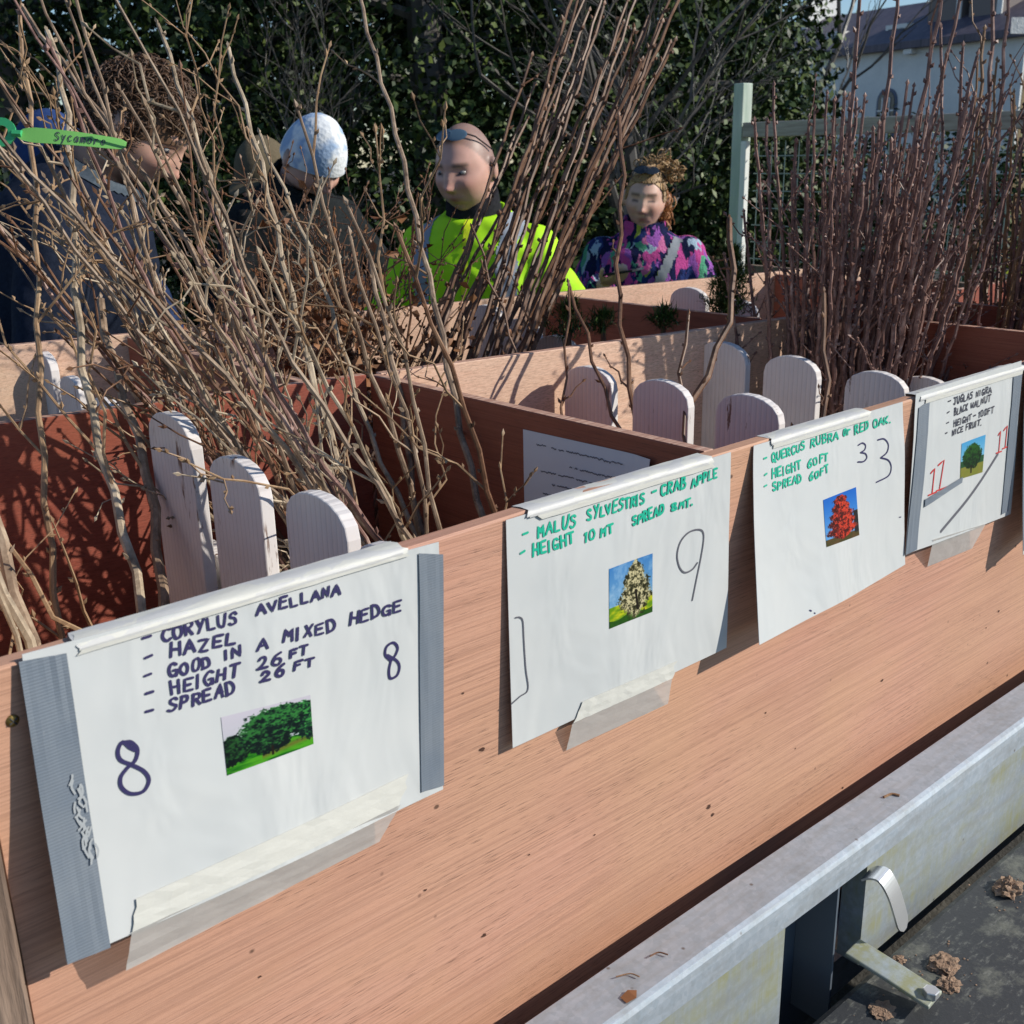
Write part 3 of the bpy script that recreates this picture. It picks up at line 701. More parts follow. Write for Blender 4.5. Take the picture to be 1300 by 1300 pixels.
tp = MB(); A_ = [on_y(*q, -.0018) for q in Z1((352, 1150), (1092, 800), (1042, 905), (345, 1260))]; A_[0] = sh.S(*sh.uv(*Z1((352, 1150))[0]), .0011); A_[3] = on_y(*Z1((345, 1260))[0], -.020); A_[1] = sh.S(*sh.uv(*Z1((1092, 800))[0]), .0011)
def bil(A_, wob=0, seed=0):
    def fn(u, v):
        p = (A_[0] * (1 - u) + A_[1] * u) * (1 - v) + (A_[3] * (1 - u) + A_[2] * u) * v; p = p.copy(); p[1] = min(-.0012, p[1] - wob * (mnoise.noise((u * 7 + seed, v * 3, 1)) * .5 + .5)); return p
    return fn
tp.grid(bil(A_, .002, 2), 24, 6); tp.build('loose_tape', MASK_T, t, o0)
# ---- sign 2
sh, t, o0 = sign('white sheet with green lettering about crab apple and a pencilled nine', [(642.5, 660.5), (928, 574), (919, 821), (648, 948)], (.004, .005), 8)
p = Pen(sh, 15)
words(p, Z2, 3.0225, [('-', (190, 462), (210, 454), 50), ('MALUS', (247, 454), (390, 410), 52), ('SYLVESTRIS', (435, 391), (655, 320), 50), ('-', (683, 300), (702, 294), 46), ('CRAB', (718, 294), (812, 262), 46), ('APPLE', (836, 262), (935, 225), 42),
  ('-', (180, 534), (200, 526), 50), ('HEIGHT', (226, 529), (380, 474), 50), ('10', (420, 470), (460, 455), 44), ('MT', (483, 450), (530, 434), 36), ('SPREAD', (608, 408), (725, 362), 44), ('8', (755, 352), (776, 345), 38), ('MT.', (786, 344), (838, 328), 33)], .0027)
p.build('lettering', INK_G, t, o0)
p = Pen(sh, 16)
p.px(Z2((855, 555), (835, 580), (805, 592), (785, 570), (777, 525), (790, 475), (820, 440), (855, 428), (877, 436), (880, 470), (868, 540), (850, 620), (833, 697)), .0019)
p.build('figure', INK_P, t, o0); p = Pen(sh, 17)
p.px(Z2((160, 765), (176, 764), (187, 780), (190, 850), (196, 960), (203, 1038), (172, 1066), (140, 1095)), .0014)
p.build('pen_marks', INK_P, t, o0)
print_on(sh, Z2((514, 578), (684, 519), (680, 742), (513, 807)), 'crab', t, o0)
top_tape(sh, (681, 640), (902, 578), .0095, t, o0, 2); top_tape(sh, (668, 645), (896, 580), .005, t, o0, 12, CLEARW)
strip(sh, Z2((405, 1085), (765, 930), (748, 995), (368, 1168)), MASK, 'masking_tape', t, o0, .0012, .02, seed=5)
tp = MB(); A_ = [on_y(*q, -.0016) for q in Z2((368, 1168), (748, 995), (748, 1098), (358, 1277))]; A_[0] = sh.S(*sh.uv(*Z2((368, 1168))[0]), .0011); A_[1] = sh.S(*sh.uv(*Z2((748, 995))[0]), .0011)
tp.grid(bil(A_, .001, 5), 14, 5); tp.build('loose_tape', MASK_T, t, o0)
# ---- sign 3
sh, t, o0 = sign('white sheet with green lettering about red oak and two threes', [(957, 566), (1146, 510), (1147, 716), (962, 818)], (.040, .012), 21)
p = Pen(sh, 25)
words(p, Z3, 3.25, [('-', (230, 473), (243, 468), 42), ('QUERCUS', (265, 470), (403, 416), 42), ('RUBRA', (428, 406), (540, 374), 42), ('or', (560, 362), (590, 352), 44), ('RED', (608, 350), (662, 330), 42), ('OAK.', (682, 326), (752, 301), 38),
  ('-', (234, 541), (246, 536), 42), ('HEIGHT', (265, 540), (385, 496), 42), ('60', (413, 490), (455, 474), 38), ('FT', (463, 470), (495, 459), 38), ('-', (232, 591), (244, 586), 42), ('SPREAD', (268, 590), (385, 549), 38), ('60', (417, 543), (457, 529), 36), ('FT', (464, 521), (497, 508), 36)], .0026)
p.build('lettering', INK_G, t, o0)
p = Pen(sh, 26)
p.px(Z3((622, 402), (638, 393), (650, 402), (646, 420), (630, 432)), .0018); p.px(Z3((630, 432), (648, 436), (653, 452), (640, 468), (618, 470)), .0018)
p.build('figure', INK_N, t, o0); p = Pen(sh, 27)
p.px(Z3((698, 380), (722, 376), (737, 398), (730, 430), (706, 452)), .0019); p.px(Z3((706, 452), (735, 462), (746, 490), (735, 525), (688, 552)), .0019)
p.build('figure', INK_N, t, o0); p = Pen(sh, 28)
p.px(Z3((408, 1082), (414, 1085)), .0016, False); p.px(Z3((425, 1092), (428, 1094)), .0013, False); p.build('pen_mark', INK_N, t, o0); p = Pen(sh, 29); p.px(Z3((780, 697), (786, 697)), .0013, False)
p.build('pen_mark', INK_N, t, o0)
print_on(sh, Z3((475, 628), (608, 573), (615, 770), (484, 822)), 'oak', t, o0)
top_tape(sh, (979, 557), (1102, 519), .009, t, o0, 3); top_tape(sh, (977, 557), (1098, 520), .005, t, o0, 13, CLEARW)
# ---- sign 4
sh, t, o0 = sign('patched sheet with black walnut lettering and red elevens', [(1163, 500), (1297, 458), (1281, 652), (1149, 703)], (.014, .004), 33)
p = Pen(sh, 35)
words(p, Z3, 3.25, [('-', (976, 234), (987, 230), 30), ('JUGLAS', (998, 235), (1077, 208), 32), ('NIGRA', (1092, 203), (1155, 184), 28), ('-', (970, 280), (980, 276), 30), ('BLACK', (998, 280), (1055, 256), 30), ('WALNUT', (1068, 252), (1150, 220), 30),
  ('-', (965, 324), (975, 320), 30), ('HEIGHT', (995, 325), (1070, 297), 28), ('-', (1080, 291), (1090, 287), 28), ('100FT', (1100, 288), (1160, 264), 28), ('-', (960, 367), (968, 363), 28), ('NICE', (988, 361), (1035, 343), 26), ('FRUIT.', (1048, 338), (1112, 315), 28)], .0022)
p.build('lettering', INK_K, t, o0)
p = Pen(sh, 36)
p.px(Z3((903, 520), (918, 500), (908, 602)), .0026, False); p.px(Z3((893, 612), (925, 598)), .0022, False); p.px(Z3((932, 488), (956, 466), (938, 582)), .0026, False); p.px(Z3((925, 594), (968, 578)), .0022, False)
p.build('figure', INK_R, t, o0); p = Pen(sh, 39)
p.px(Z3((1182, 362), (1192, 345), (1184, 428)), .0024, False); p.px(Z3((1172, 437), (1196, 428)), .002, False); p.px(Z3((1206, 342), (1222, 322), (1212, 410)), .0024, False); p.px(Z3((1200, 418), (1228, 406)), .002, False)
p.build('figure', INK_R, t, o0)
print_on(sh, Z3((1030, 400), (1128, 361), (1112, 516), (1022, 546)), 'walnut', t, o0)
strip(sh, Z3((863, 252), (905, 222), (846, 836), (806, 858)), DUCT, 'grey_tape', t, o0, .0009, nu=6, nv=20, seed=8)
strip(sh, Z3((1250, 124), (1288, 112), (1222, 676), (1192, 692)), DUCT, 'grey_tape', t, o0, .0009, nu=6, nv=20, seed=9)
strip(sh, Z3((878, 628), (1030, 536), (1026, 560), (876, 660)), DUCT, 'grey_tape', t, o0, .0014, nu=10, nv=3, seed=10)
p = Pen(sh, 37); p.px(Z3((940, 762), (985, 708), (1040, 640), (1095, 565), (1140, 500), (1180, 440)), .0042); p.build('tear', INK_P, t, o0)
top_tape(sh, (1173, 497), (1297, 458), .010, t, o0, 4); top_tape(sh, (1166, 499), (1299, 457), .005, t, o0, 14, CLEARW)
tp = MB(); A_ = [on_y(*q, -.0075) for q in Z3((905, 795), (1120, 730), (1085, 832), (900, 908))]; A_[2] = on_y(*Z3((1085, 832))[0], -.0014); A_[3] = on_y(*Z3((900, 908))[0], -.0014)
A_[0] = sh.S(*sh.uv(*Z3((905, 795))[0]), .0012); A_[1] = sh.S(*sh.uv(*Z3((1120, 730))[0]), .0012)
tp.grid(bil(A_, .001, 9), 14, 6); tp.build('loose_tape', MASK_T, t, o0)
# ---- sign 5, only its near edge shows
sh, t, o0 = sign('sheet at the far right whose grey taped edge alone shows', [(1303, 455), (1420, 416), (1395, 600), (1297, 704)], (.03, .004), 43)
strip(sh, [(1302, 462), (1318, 457), (1310, 692), (1296, 700)], DUCT, 'grey_tape', t, o0, .0009, nu=4, nv=18, seed=18)

# ---- printed notice inside the planter, on the divider
class DivSheet:
    W, H = .30, .2
    def __init__(s):
        x = .2785
        def onx(px, py): d_ = ray(px, py); return CAM + d_ * ((x - CAM[0]) / d_[0])
        s.c = [onx(664, 545), onx(830, 582), onx(815, 700), onx(666, 660)]
    def S(s, u, v, off=0):
        p = (s.c[0] * (1 - u) + s.c[1] * u) * (1 - v) + (s.c[3] * (1 - u) + s.c[2] * u) * v; p = p.copy(); p[0] = .2785 - off - .002 * math.sin(math.pi * u) * v - (.006 * max(0, u - .85) / .15); return p
sh = DivSheet(); o0 = sh.c[0]
t = thing('notice', 'white printed notice stapled inside the planter on the shaded divider', 'notice', o0)
mb = MB(); mb.grid(lambda u, v: sh.S(u, v), 16, 12, (.0004, 0, 0)); mb.build('sheet', PAPER_B, t, o0)
class NP(Pen): pass
p = NP(sh, 3); rr_ = random.Random(8)
for (u0, u1, v, n_) in ((.10, .80, .13, 34), (.40, .82, .29, 20), (.16, .80, .40, 30), (.26, .74, .52, 22), (.18, .84, .64, 30), (.34, .80, .75, 24)):
    for k in range(n_):
        a = u0 + (u1 - u0) * k / n_; l = (u1 - u0) / n_ * rr_.uniform(.55, .85); vv = v + rr_.uniform(-.006, .006)
        if rr_.random() < .14: continue
        p.stroke([(a * sh.W, vv * sh.H), ((a + l * .5) * sh.W, (vv + rr_.uniform(-.012, .012)) * sh.H), ((a + l) * sh.W, vv * sh.H)], .0026)
for (u0, v) in ((.88, .20), (.88, .30)):
    for k in range(5): a = u0 + .018 * k; p.stroke([(a * sh.W, v * sh.H), ((a + .012) * sh.W, (v + .012) * sh.H)], .0034)
p.build('faint_text', INK_D, t, o0)

# ================================================================== saplings
def wander(rr_, base, tip, n, wob, zig=0.0):
    """stem path from base to tip: slow wander plus a small zigzag at each node"""
    base = np.array(base, float); tip = np.array(tip, float); L = np.linalg.norm(tip - base); d = (tip - base) / L
    a = nrm(np.cross(d, (.3, .8, .1))); b_ = np.cross(d, a); s1, s2 = rr_.uniform(0, 50), rr_.uniform(0, 50); out = []
    for i in range(n + 1):
        t = i / n; e = math.sin(math.pi * t) ** .7 if 0 < t < 1 else 0
        w1 = mnoise.noise((t * 2.6 + s1, 0, 0)) * wob * L * e; w2 = mnoise.noise((t * 2.6 + s2, 5, 0)) * wob * L * e
        z = (1 if i % 2 else -1) * zig * (1 if 0 < i < n else 0)
        out.append(base + (tip - base) * t + a * (w1 + z) + b_ * (w2 + z * rr_.uniform(-.6, .6)))
    return np.array(out)
def bud(mb, p, d, ln, r):
    d = nrm(d); a = nrm(np.cross(d, (.2, .5, .83))); b_ = np.cross(d, a); q = p + d * ln * .42
    v = [p - d * ln * .1] + [q + (a * math.cos(k * 1.5708) + b_ * math.sin(k * 1.5708)) * r for k in range(4)] + [p + d * ln]
    mb.add(v, [(0, 2, 1), (0, 3, 2), (0, 4, 3), (0, 1, 4), (5, 1, 2), (5, 2, 3), (5, 3, 4), (5, 4, 1)])
def buds_along(mb, rr_, path, rad, t0, gap, ln, r):
    seg = np.linalg.norm(np.diff(path, axis=0), axis=1); cum = np.concatenate([[0], np.cumsum(seg)]); L = cum[-1]; s = L * t0; ph = rr_.uniform(0, 6)
    while s < L:
        i = min(len(seg) - 1, int(np.searchsorted(cum, s, 'right') - 1)); f = (s - cum[i]) / seg[i]; p = path[i] * (1 - f) + path[i + 1] * f; d = nrm(path[i + 1] - path[i])
        a = nrm(np.cross(d, (.3, .6, .2))); b_ = np.cross(d, a); ph += 2.5; o = a * math.cos(ph) + b_ * math.sin(ph); rd = rad[i] * (1 - f) + rad[i + 1] * f
        bud(mb, p + o * rd * .7, d * .8 + o * .6, ln * rr_.uniform(.7, 1.25), r * rr_.uniform(.8, 1.2)); s += gap * rr_.uniform(.6, 1.4)
    bud(mb, path[-1], path[-1] - path[-2], ln * 1.2, r * 1.1)
def side_shoot(rr_, p, d, L, r0, sub=True, zig=.003):
    mb = MB(); n = max(4, int(L / .035)); tip = p + d * L + np.array([0, 0, .18 * L]) * rr_.uniform(0, 1)
    path = wander(rr_, p, tip, n, .16, zig); rad = np.linspace(r0, max(.0008, r0 * .4), n + 1)
    mb.tube(path, rad, 5); buds_along(mb, rr_, path, rad, .2, .04, .008, .0022)
    if sub and L > .12:
        for k in range(rr_.randint(1, 3)):
            i = rr_.randint(1, n - 1); dd = nrm(path[i] - path[i - 1]); o = nrm(np.array([rr_.gauss(0, 1), rr_.gauss(0, 1), rr_.gauss(0.2, 1)])); d2 = nrm(dd + o * .8)
            l2 = L * rr_.uniform(.2, .45); m_ = max(3, int(l2 / .03)); q = wander(rr_, path[i], path[i] + d2 * l2, m_, .14, .002); r2 = np.linspace(rad[i] * .75, .0007, m_ + 1)
            mb.tube(q, r2, 4); buds_along(mb, rr_, q, r2, .3, .035, .007, .002)
    return mb
def branched(rr_, label, group, base, tip, r0, r1, nshoot, mat, tmat, wob=.03, zig=.0022, lo=.3, hi=.96, slen=(.10, .38), name='sapling', cat='sapling', gapb=.055):
    L = np.linalg.norm(np.array(tip) - np.array(base)); n = max(10, int(L / .045)); path = wander(rr_, base, tip, n, wob, zig)
    rad = r0 + (r1 - r0) * (np.linspace(0, 1, n + 1) ** .9)
    rad = rad * (1 + .10 * np.array([mnoise.noise((i * .9, r0 * 900, L)) for i in range(n + 1)]))
    t = thing(name, label, cat, path[0], group)
    mb = MB(); mb.tube(path, rad, 7); buds_along(mb, rr_, path, rad, .35, gapb, .009, .0026); mb.build('stem', mat, t, path[0], smooth=True)
    for k in range(nshoot):
        i = int((lo + (hi - lo) * (k + rr_.random()) / max(1, nshoot)) * n); i = min(max(i, 1), n - 1); d = nrm(path[i + 1] - path[i])
        o = np.array([rr_.gauss(0, 1), rr_.gauss(0, 1), rr_.gauss(0, .5)]); o = nrm(o - d * (o @ d)); d2 = nrm(d * rr_.uniform(1.0, 1.9) + o)
        side_shoot(rr_, path[i], d2, rr_.uniform(*slen) * (1.1 - .4 * i / n), max(.0016, rad[i] * rr_.uniform(.34, .58))).build('side_shoot', tmat, t, path[0], smooth=True)
    return t
rr = random.Random(77)
ZS = -.44
def aim(p0, t0, p1, t1, zb=ZS):
    """stem through two sighted points; its foot is where that line meets the mulch"""
    a = at(*p0, t0); b_ = at(*p1, t1); d = b_ - a; k = (zb - a[2]) / d[2]; f_ = a + d * k
    if f_[1] < .05 or f_[0] < XE + .03:                 # keep the foot inside the planter
        a2 = a.copy(); a2[1] = max(a2[1], .07); f_ = a2 + (d * k) * .12; f_[2] = zb; f_[1] = min(max(f_[1], .06), 1.2); f_[0] = max(f_[0], XE + .04)
    return f_, b_
HG = 'bare hazel saplings heeled in behind the first sign'
HL = 'bare grey-brown hazel sapling in the thicket leaning left behind the first sign'
# stems one can follow in the photo: (low sight px, distance, high sight px, distance, radii, shoots, label)
LEAD = [((172, 735), 1.06, (60, 40), 1.30, .0062, .0030, 6, 'thick hazel stem rising left of the tallest white picket', BK_HAZ),
        ((225, 720), 1.02, (128, 380), 1.30, .0075, .0045, 2, 'stout brown hazel stem curving past the left of the first white picket', BK_HAZ_D),
        ((505, 660), 1.25, (290, 60), 1.50, .0065, .0026, 4, 'pale grey hazel stem standing just right of the rounded picket tops', BK_HAZ),
        ((470, 650), 1.22, (200, 30), 1.46, .0062, .0026, 5, 'long hazel stem whose tip leans over the curly-haired man', BK_HAZ),
        ((400, 560), 1.32, (30, 10), 1.40, .0060, .0024, 6, 'hazel stem sloping steeply left across the curly hair', BK_HAZ_D),
        ((618, 648), 1.33, (452, -20), 1.62, .0052, .0026, 3, 'tall hazel whip crossing in front of the hi-vis jacket, leaning left', BK_HAZ_D),
        ((610, 640), 1.30, (330, 170), 1.55, .0046, .0022, 3, 'hazel whip bent low to the left across the dry brown leaves', BK_HAZ),
        ((575, 640), 1.34, (470, 330), 1.50, .0068, .0028, 4, 'dark crooked hazel stem against the shaded divider', BK_HAZ_D),
        ((60, 770), .86, (-30, 560), .98, .0075, .0050, 1, 'thick grey hazel stem in the bottom left corner above the first sign', BK_HAZ_D),
        ((85, 790), .90, (-20, 690), .93, .0058, .0045, 1, 'second thick stem crossing low in the left corner above the first sign', BK_HAZ),
        ((20, 600), 1.00, (25, 20), 1.15, .0042, .0024, 5, 'near upright hazel stem at the left edge, behind the green label', BK_TWIG),
        ]
for p0, t0, p1, t1, r0, r1, ns, lab, mt in LEAD:
    bs, tp_ = aim(p0, t0, p1, t1, -.43); branched(rr, lab, HG, bs, tp_, r0, r1, ns, mt, BK_TWIG)
for k in range(52):
    if k < 6: bx, by = rr.uniform(XE + .04, -.22), rr.uniform(.24, .60)
    lean = max(.05, min(.66, rr.gauss(.42, .17))) if k >= 6 else rr.gauss(.20, .10)
    if k >= 6: bx, by = rr.uniform(min(.2, -.05 + .5 * lean), .262), rr.uniform(.12, .60)
    L = rr.uniform(.58, 1.06)
    d = nrm((-lean, rr.gauss(.16, .12), 1.0)); bs = np.array([bx, by, -.45])
    branched(rr, HL, HG, bs, bs + d * L, rr.uniform(.0026, .0056), rr.uniform(.0011, .0019), rr.randint(2, 5), rr.choice([BK_HAZ, BK_HAZ_D, BK_HAZ_D, BK_MID, BK_PUR]), rr.choice([BK_TWIG, BK_HAZ, BK_MID]), wob=.032, zig=.0016, lo=.45, slen=(.06, .22))
# ---- brown-leaved beech whips behind them
BG = 'beech saplings holding dead brown leaves'
for k in range(15):
    q0_ = at(rr.uniform(385, 480), 440, rr.uniform(1.82, 2.05)); bs = np.array([q0_[0], q0_[1], -.42]); d = nrm((rr.gauss(-.10, .16), rr.gauss(.02, .15), 1)); L = rr.uniform(.50, .70); t = branched(rr, 'bushy young beech holding dead brown leaves left of the hi-vis jacket', BG, bs, bs + d * L, .004, .0014, 9, BK_MID, BK_MID, lo=.35, slen=(.12, .34), name='leafy_sapling')
    mb = MB()
    for j in range(80):
        q = bs + d * L * rr.uniform(.45, .86) + np.array([rr.gauss(0, .075), rr.gauss(0, .075), rr.gauss(0, .05)]); e = nrm([rr.gauss(0, 1) for _ in range(3)]); s = nrm(np.cross(e, [rr.gauss(0, 1) for _ in range(3)])); up = np.cross(e, s); l_ = rr.uniform(.012, .024); w_ = l_ * .42; cu = up * l_ * rr.uniform(.1, .4)
        mb.add([q, q + e * l_ * .5 + s * w_ + cu * .5, q + e * l_ + cu * -.3, q + e * l_ * .5 - s * w_ + cu * .5, q + e * l_ * .5 - cu * .2], [(0, 1, 4), (1, 2, 4), (2, 3, 4), (3, 0, 4)])
    mb.build('dead_leaves', LEAF_B, t, bs)
# ---- straight brown whips leaning right in front of the hi-vis jacket
def plain_whip(rr_, base, tip, r0, r1, mat, wob=.05, zig=.003, gap=.05, bl=.010, br=.0034, shoots=0, slen=(.05, .2)):
    L = np.linalg.norm(np.array(tip) - np.array(base)); n = max(10, int(L / .05)); path = wander(rr_, base, tip, n, wob, zig); rad = np.linspace(r0, r1, n + 1)
    mb = MB(); mb.tube(path, rad, 6); buds_along(mb, rr_, path, rad, .22, gap, bl, br)
    for k in range(shoots):
        i = rr_.randint(int(n * .3), n - 1); d = nrm(path[min(i + 1, n)] - path[i - 1]); o = nrm([rr_.gauss(0, 1), rr_.gauss(0, 1), rr_.gauss(.3, .6)]); d2 = nrm(d * 1.2 + o); l2 = rr_.uniform(*slen); m_ = max(3, int(l2 / .04)); q = wander(rr_, path[i], path[i] + d2 * l2, m_, .1, .002); r2 = np.linspace(rad[i] * .6, .0009, m_ + 1)
        mb.tube(q, r2, 4); buds_along(mb, rr_, q, r2, .3, .04, bl * .8, br * .8)
    return mb
MG = 'straight brown whips in the middle bundle'
ML = 'straight knobbly brown whip in the bundle leaning right across the hi-vis jacket'
for k in range(28):
    u = (k / 27) ** .75; bx = 528 + 165 * u + rr.uniform(-12, 12); t0 = rr.uniform(1.80, 2.02)
    hgt = rr.uniform(-.1, 1.0); px = bx + (118 + 60 * u + 16 * rr.gauss(0, 1)); py = rr.uniform(60, 210) if u < .35 else rr.uniform(-90, 130) * (1.1 - .6 * u)
    bs, tp_ = aim((bx, 432), t0, (px, py), t0 + rr.uniform(.02, .22), -.40)
    mb = plain_whip(rr, bs, tp_, rr.uniform(.0042, .0058), rr.uniform(.0024, .0034), BK_MID, .016, .0015, .055, .011, .0042, rr.choice([0, 0, 1, 2]), (.04, .12))
    o = mb.build('whip', BK_MID, None, bs, smooth=True); o.location = bs; tag(o, ML, 'sapling', MG)
# ---- dense purple whips behind the red oak and walnut signs
PG_ = 'purple-brown whips in the right-hand bundles'; prot = []
for k in range(16):
    L = 1.0; mb = plain_whip(rr, (0, 0, 0), (0, 0, L), .0066, .0030, BK_PUR, .013, .0024, .026, .011, .0042, rr.randint(1, 4), (.06, .22)); prot.append(mb)
pm = []
def whip_inst(k, base, d, L, label, group, mat):
    key = (k, mat.name)
    if key not in cache:
        o = prot[k].build('whip', mat, None, None, smooth=True); cache[key] = o; first = True
    else: o = cache[key].copy(); C.objects.link(o); first = False
    o.location = tuple(base); q = Vector(d).to_track_quat('Z', 'Y'); o.rotation_mode = 'QUATERNION'
    o.rotation_quaternion = q @ Matrix.Rotation(rr.uniform(0, 6.28), 3, 'Z').to_quaternion()
    s = L; o.scale = (rr.uniform(.7, 1.12) * max(.85, min(1.2, s)), ) * 2 + (s,); tag(o, label, 'sapling', group); return o
cache = {}
LA = 'purple-brown whip in the dense bundle behind the red oak sign'
LB = 'reddish-brown whip in the dense bundle behind the black walnut sign'
def bundle(n, cx, cy, sx, sy, z, Lr, fan, label, mats, tall=.12, lean=(0, 0)):
    for k in range(n):
        ox, oy = [max(-1.7, min(1.7, rr.gauss(0, 1))) * q_ for q_ in (sx, sy)]; base = np.array([cx + ox, cy + oy, z])
        d = nrm((ox * fan / sx * .5 + lean[0] + rr.gauss(0, .035), oy * fan / sy * .5 + lean[1] + rr.gauss(0, .035), 1))
        L = rr.uniform(*Lr) * (1.28 if rr.random() < tall and ox > -.4 * sx else 1); whip_inst(rr.randrange(16), base, d, L, label, label.replace(' whip in', ' whips in'), rr.choice(mats))
bundle(96, 1.100, .385, .046, .05, -.43, (.54, .82), .15, LA, [BK_PUR], .15, (.03, -.02))
bundle(40, 1.36, .36, .05, .08, -.43, (.36, .52), .12, 'brown whip in the thinner clump between the two right-hand bundles', [BK_PUR, BK_TAN], .05)
bundle(112, 1.56, .25, .06, .07, -.43, (.60, .95), .14, LB, [BK_PUR, BK_PUR, BK_TAN], .22, (.04, -.05))
# ---- single crab apple and oak whips in the middle compartments
def single(label, p0, t0, p1, t1, r0, r1, ns=0, mat=BK_MID, sl=(.03, .09), zb=-.43):
    bs, tp_ = aim(p0, t0, p1, t1, zb); return branched(rr, label, 'single whips in the crab apple and oak compartments', bs, tp_, r0, r1, ns, mat, mat, wob=.05, zig=.0035, lo=.5, slen=sl)
single('tall single whip standing between the hi-vis man and the woman', (803, 545), 1.62, (786, 148), 1.68, .0042, .0030, 2)
single('thick broken-topped whip leaning right, beside the small conifer', (886, 560), 1.55, (926, 278), 1.70, .0052, .0046, 1)
single('dark whip leaning left in front of the white pickets', (792, 545), 1.56, (722, 360), 1.66, .0040, .0024, 1)
single('short thin whip leaning left against the pale back board', (742, 510), 1.62, (600, 290), 1.78, .0030, .0018, 2)
single('short upright twig beside the middle picket', (716, 545), 1.60, (722, 365), 1.64, .0022, .0018, 1)
single('slim whip crossing the gap between two white pickets', (866, 570), 1.52, (874, 400), 1.58, .0030, .0022, 1)
single('knobbly brown whip in front of the grey-white pickets behind the red oak sign', (1035, 530), 1.62, (1046, 372), 1.66, .0040, .0034, 3)
single('short twig poking up in front of the printed notice', (738, 640), 1.26, (739, 590), 1.28, .0016, .0012, 0)
# ---- green label hanging on the left stems
t0_ = .98
a = at(22, 170, t0_); e_ = at(160, 184, t0_ + .02); upv = AX_U
lab = thing('plant_label', 'green plastic plant label with handwriting hanging at the left edge', 'plant label', a)
mb = MB(); prof = [(0, .0045), (.05, .011), (.16, .0135), (.5, .0125), (.9, .0105), (.985, .0085), (1.0, .006)]
def lbl(u, v):
    hw = np.interp(u, [p_[0] for p_ in prof], [p_[1] for p_ in prof]); p_ = a + (e_ - a) * u + upv * hw * (1 - 2 * v) * .55 - AX_F * (.004 * math.sin(u * 3.1) + .004 * (v - .5)); return p_
GREEN_P = M('green_plastic', (.16, .42, .10), .4); GREEN_D = M('green_plastic_loop', (.05, .42, .16), .4)
mb.grid(lbl, 24, 4, AX_F * .0006); mb.build('strap', GREEN_P, lab, a)
mb = MB(); c_ = at(2, 168, t0_); mb.loft([[c_ + (AX_R * math.cos(q) + AX_U * math.sin(q)) * r_ * (1 if r_ > .011 else 1) + AX_F * dz for q in np.arange(20) * 2 * math.pi / 20] for r_, dz in ((.013, -.001), (.013, .001), (.006, .001), (.006, -.001), (.013, -.001))], cap=False)
mb.tube([c_ + AX_R * .010 - AX_U * .001, a + AX_R * .004], .0035, 6); mb.build('loop', GREEN_D, lab, a)
class LSheet:
    W, H = 1.0, .15
    def S(s, u, v, off=0): return np.array(lbl(u, v)) - AX_F * (off * .6 + .0004)
LS = LSheet(); pn = Pen(LS, 9)
class _P(Pen): pass
x = .36; rr2 = random.Random(5)
for ch in 'Sycamore':
    for st in GL[ch].split('|'):
        sm = st.startswith('~'); pts = [tuple(map(float, q.split(','))) for q in st.lstrip('~').split()]; hh = .085 if ch == 'S' else .09
        out = [np.array([x + gx / 4 * .042, .115 - gy / 6 * hh]) for gx, gy in pts]; pn.stroke(catmull(out, 4) if sm else [p_ + (q_ - p_) * tt for p_, q_ in zip(out[:-1], out[1:]) for tt in (0, .5)] + [out[-1]], .010)
    x += .060
pn.build('lettering', INK_K, lab, a)

# ================================================================== small conifers
def conifer(label, pos, h, w_, n, seed):
    r_ = random.Random(seed); t = thing('young_conifer', label, 'young conifer', pos, 'young conifers in the back compartments'); pos = np.array(pos); mb = MB(); mb.tube([pos, pos + (0, 0, h)], [.006, .002], 6); mb.build('stem', BK_MID, t, pos); mb = MB()
    for k in range(n):
        z = r_.uniform(.15, 1); rad = w_ * (1 - z) ** .7 * r_.uniform(.5, 1) + .01; an = r_.uniform(0, 6.28); d = nrm((math.cos(an), math.sin(an), r_.uniform(.2, .9))); b0 = pos + (0, 0, h * z * .92)
        for j in range(14):
            q = b0 + d * rad * (j + 1) / 14; e = nrm(d * .8 + np.array([r_.gauss(0, .7), r_.gauss(0, .7), r_.gauss(.1, .7)])); l_ = r_.uniform(.012, .024); s = nrm(np.cross(e, (.3, .2, .9))) * .0014
            mb.add([q - s, q + s, q + e * l_], [(0, 1, 2)])
    mb.build('foliage', LEAF_C, t, pos)
conifer('dark green young conifer standing beside the broken-topped whip', tuple(at(922, 425, 2.12)) , .17, .062, 300, 1)
conifer('small fresh green conifer just right of the brown whips', tuple(at(722, 445, 1.95)), .09, .055, 60, 2)
conifer('tiny conifer showing above the pale back board near the woman', tuple(at(842, 428, 2.0)), .055, .04, 40, 3)
conifer('low pale green conifer tuft in front of a white picket', tuple(at(766, 436, 2.0)), .06, .05, 40, 4)

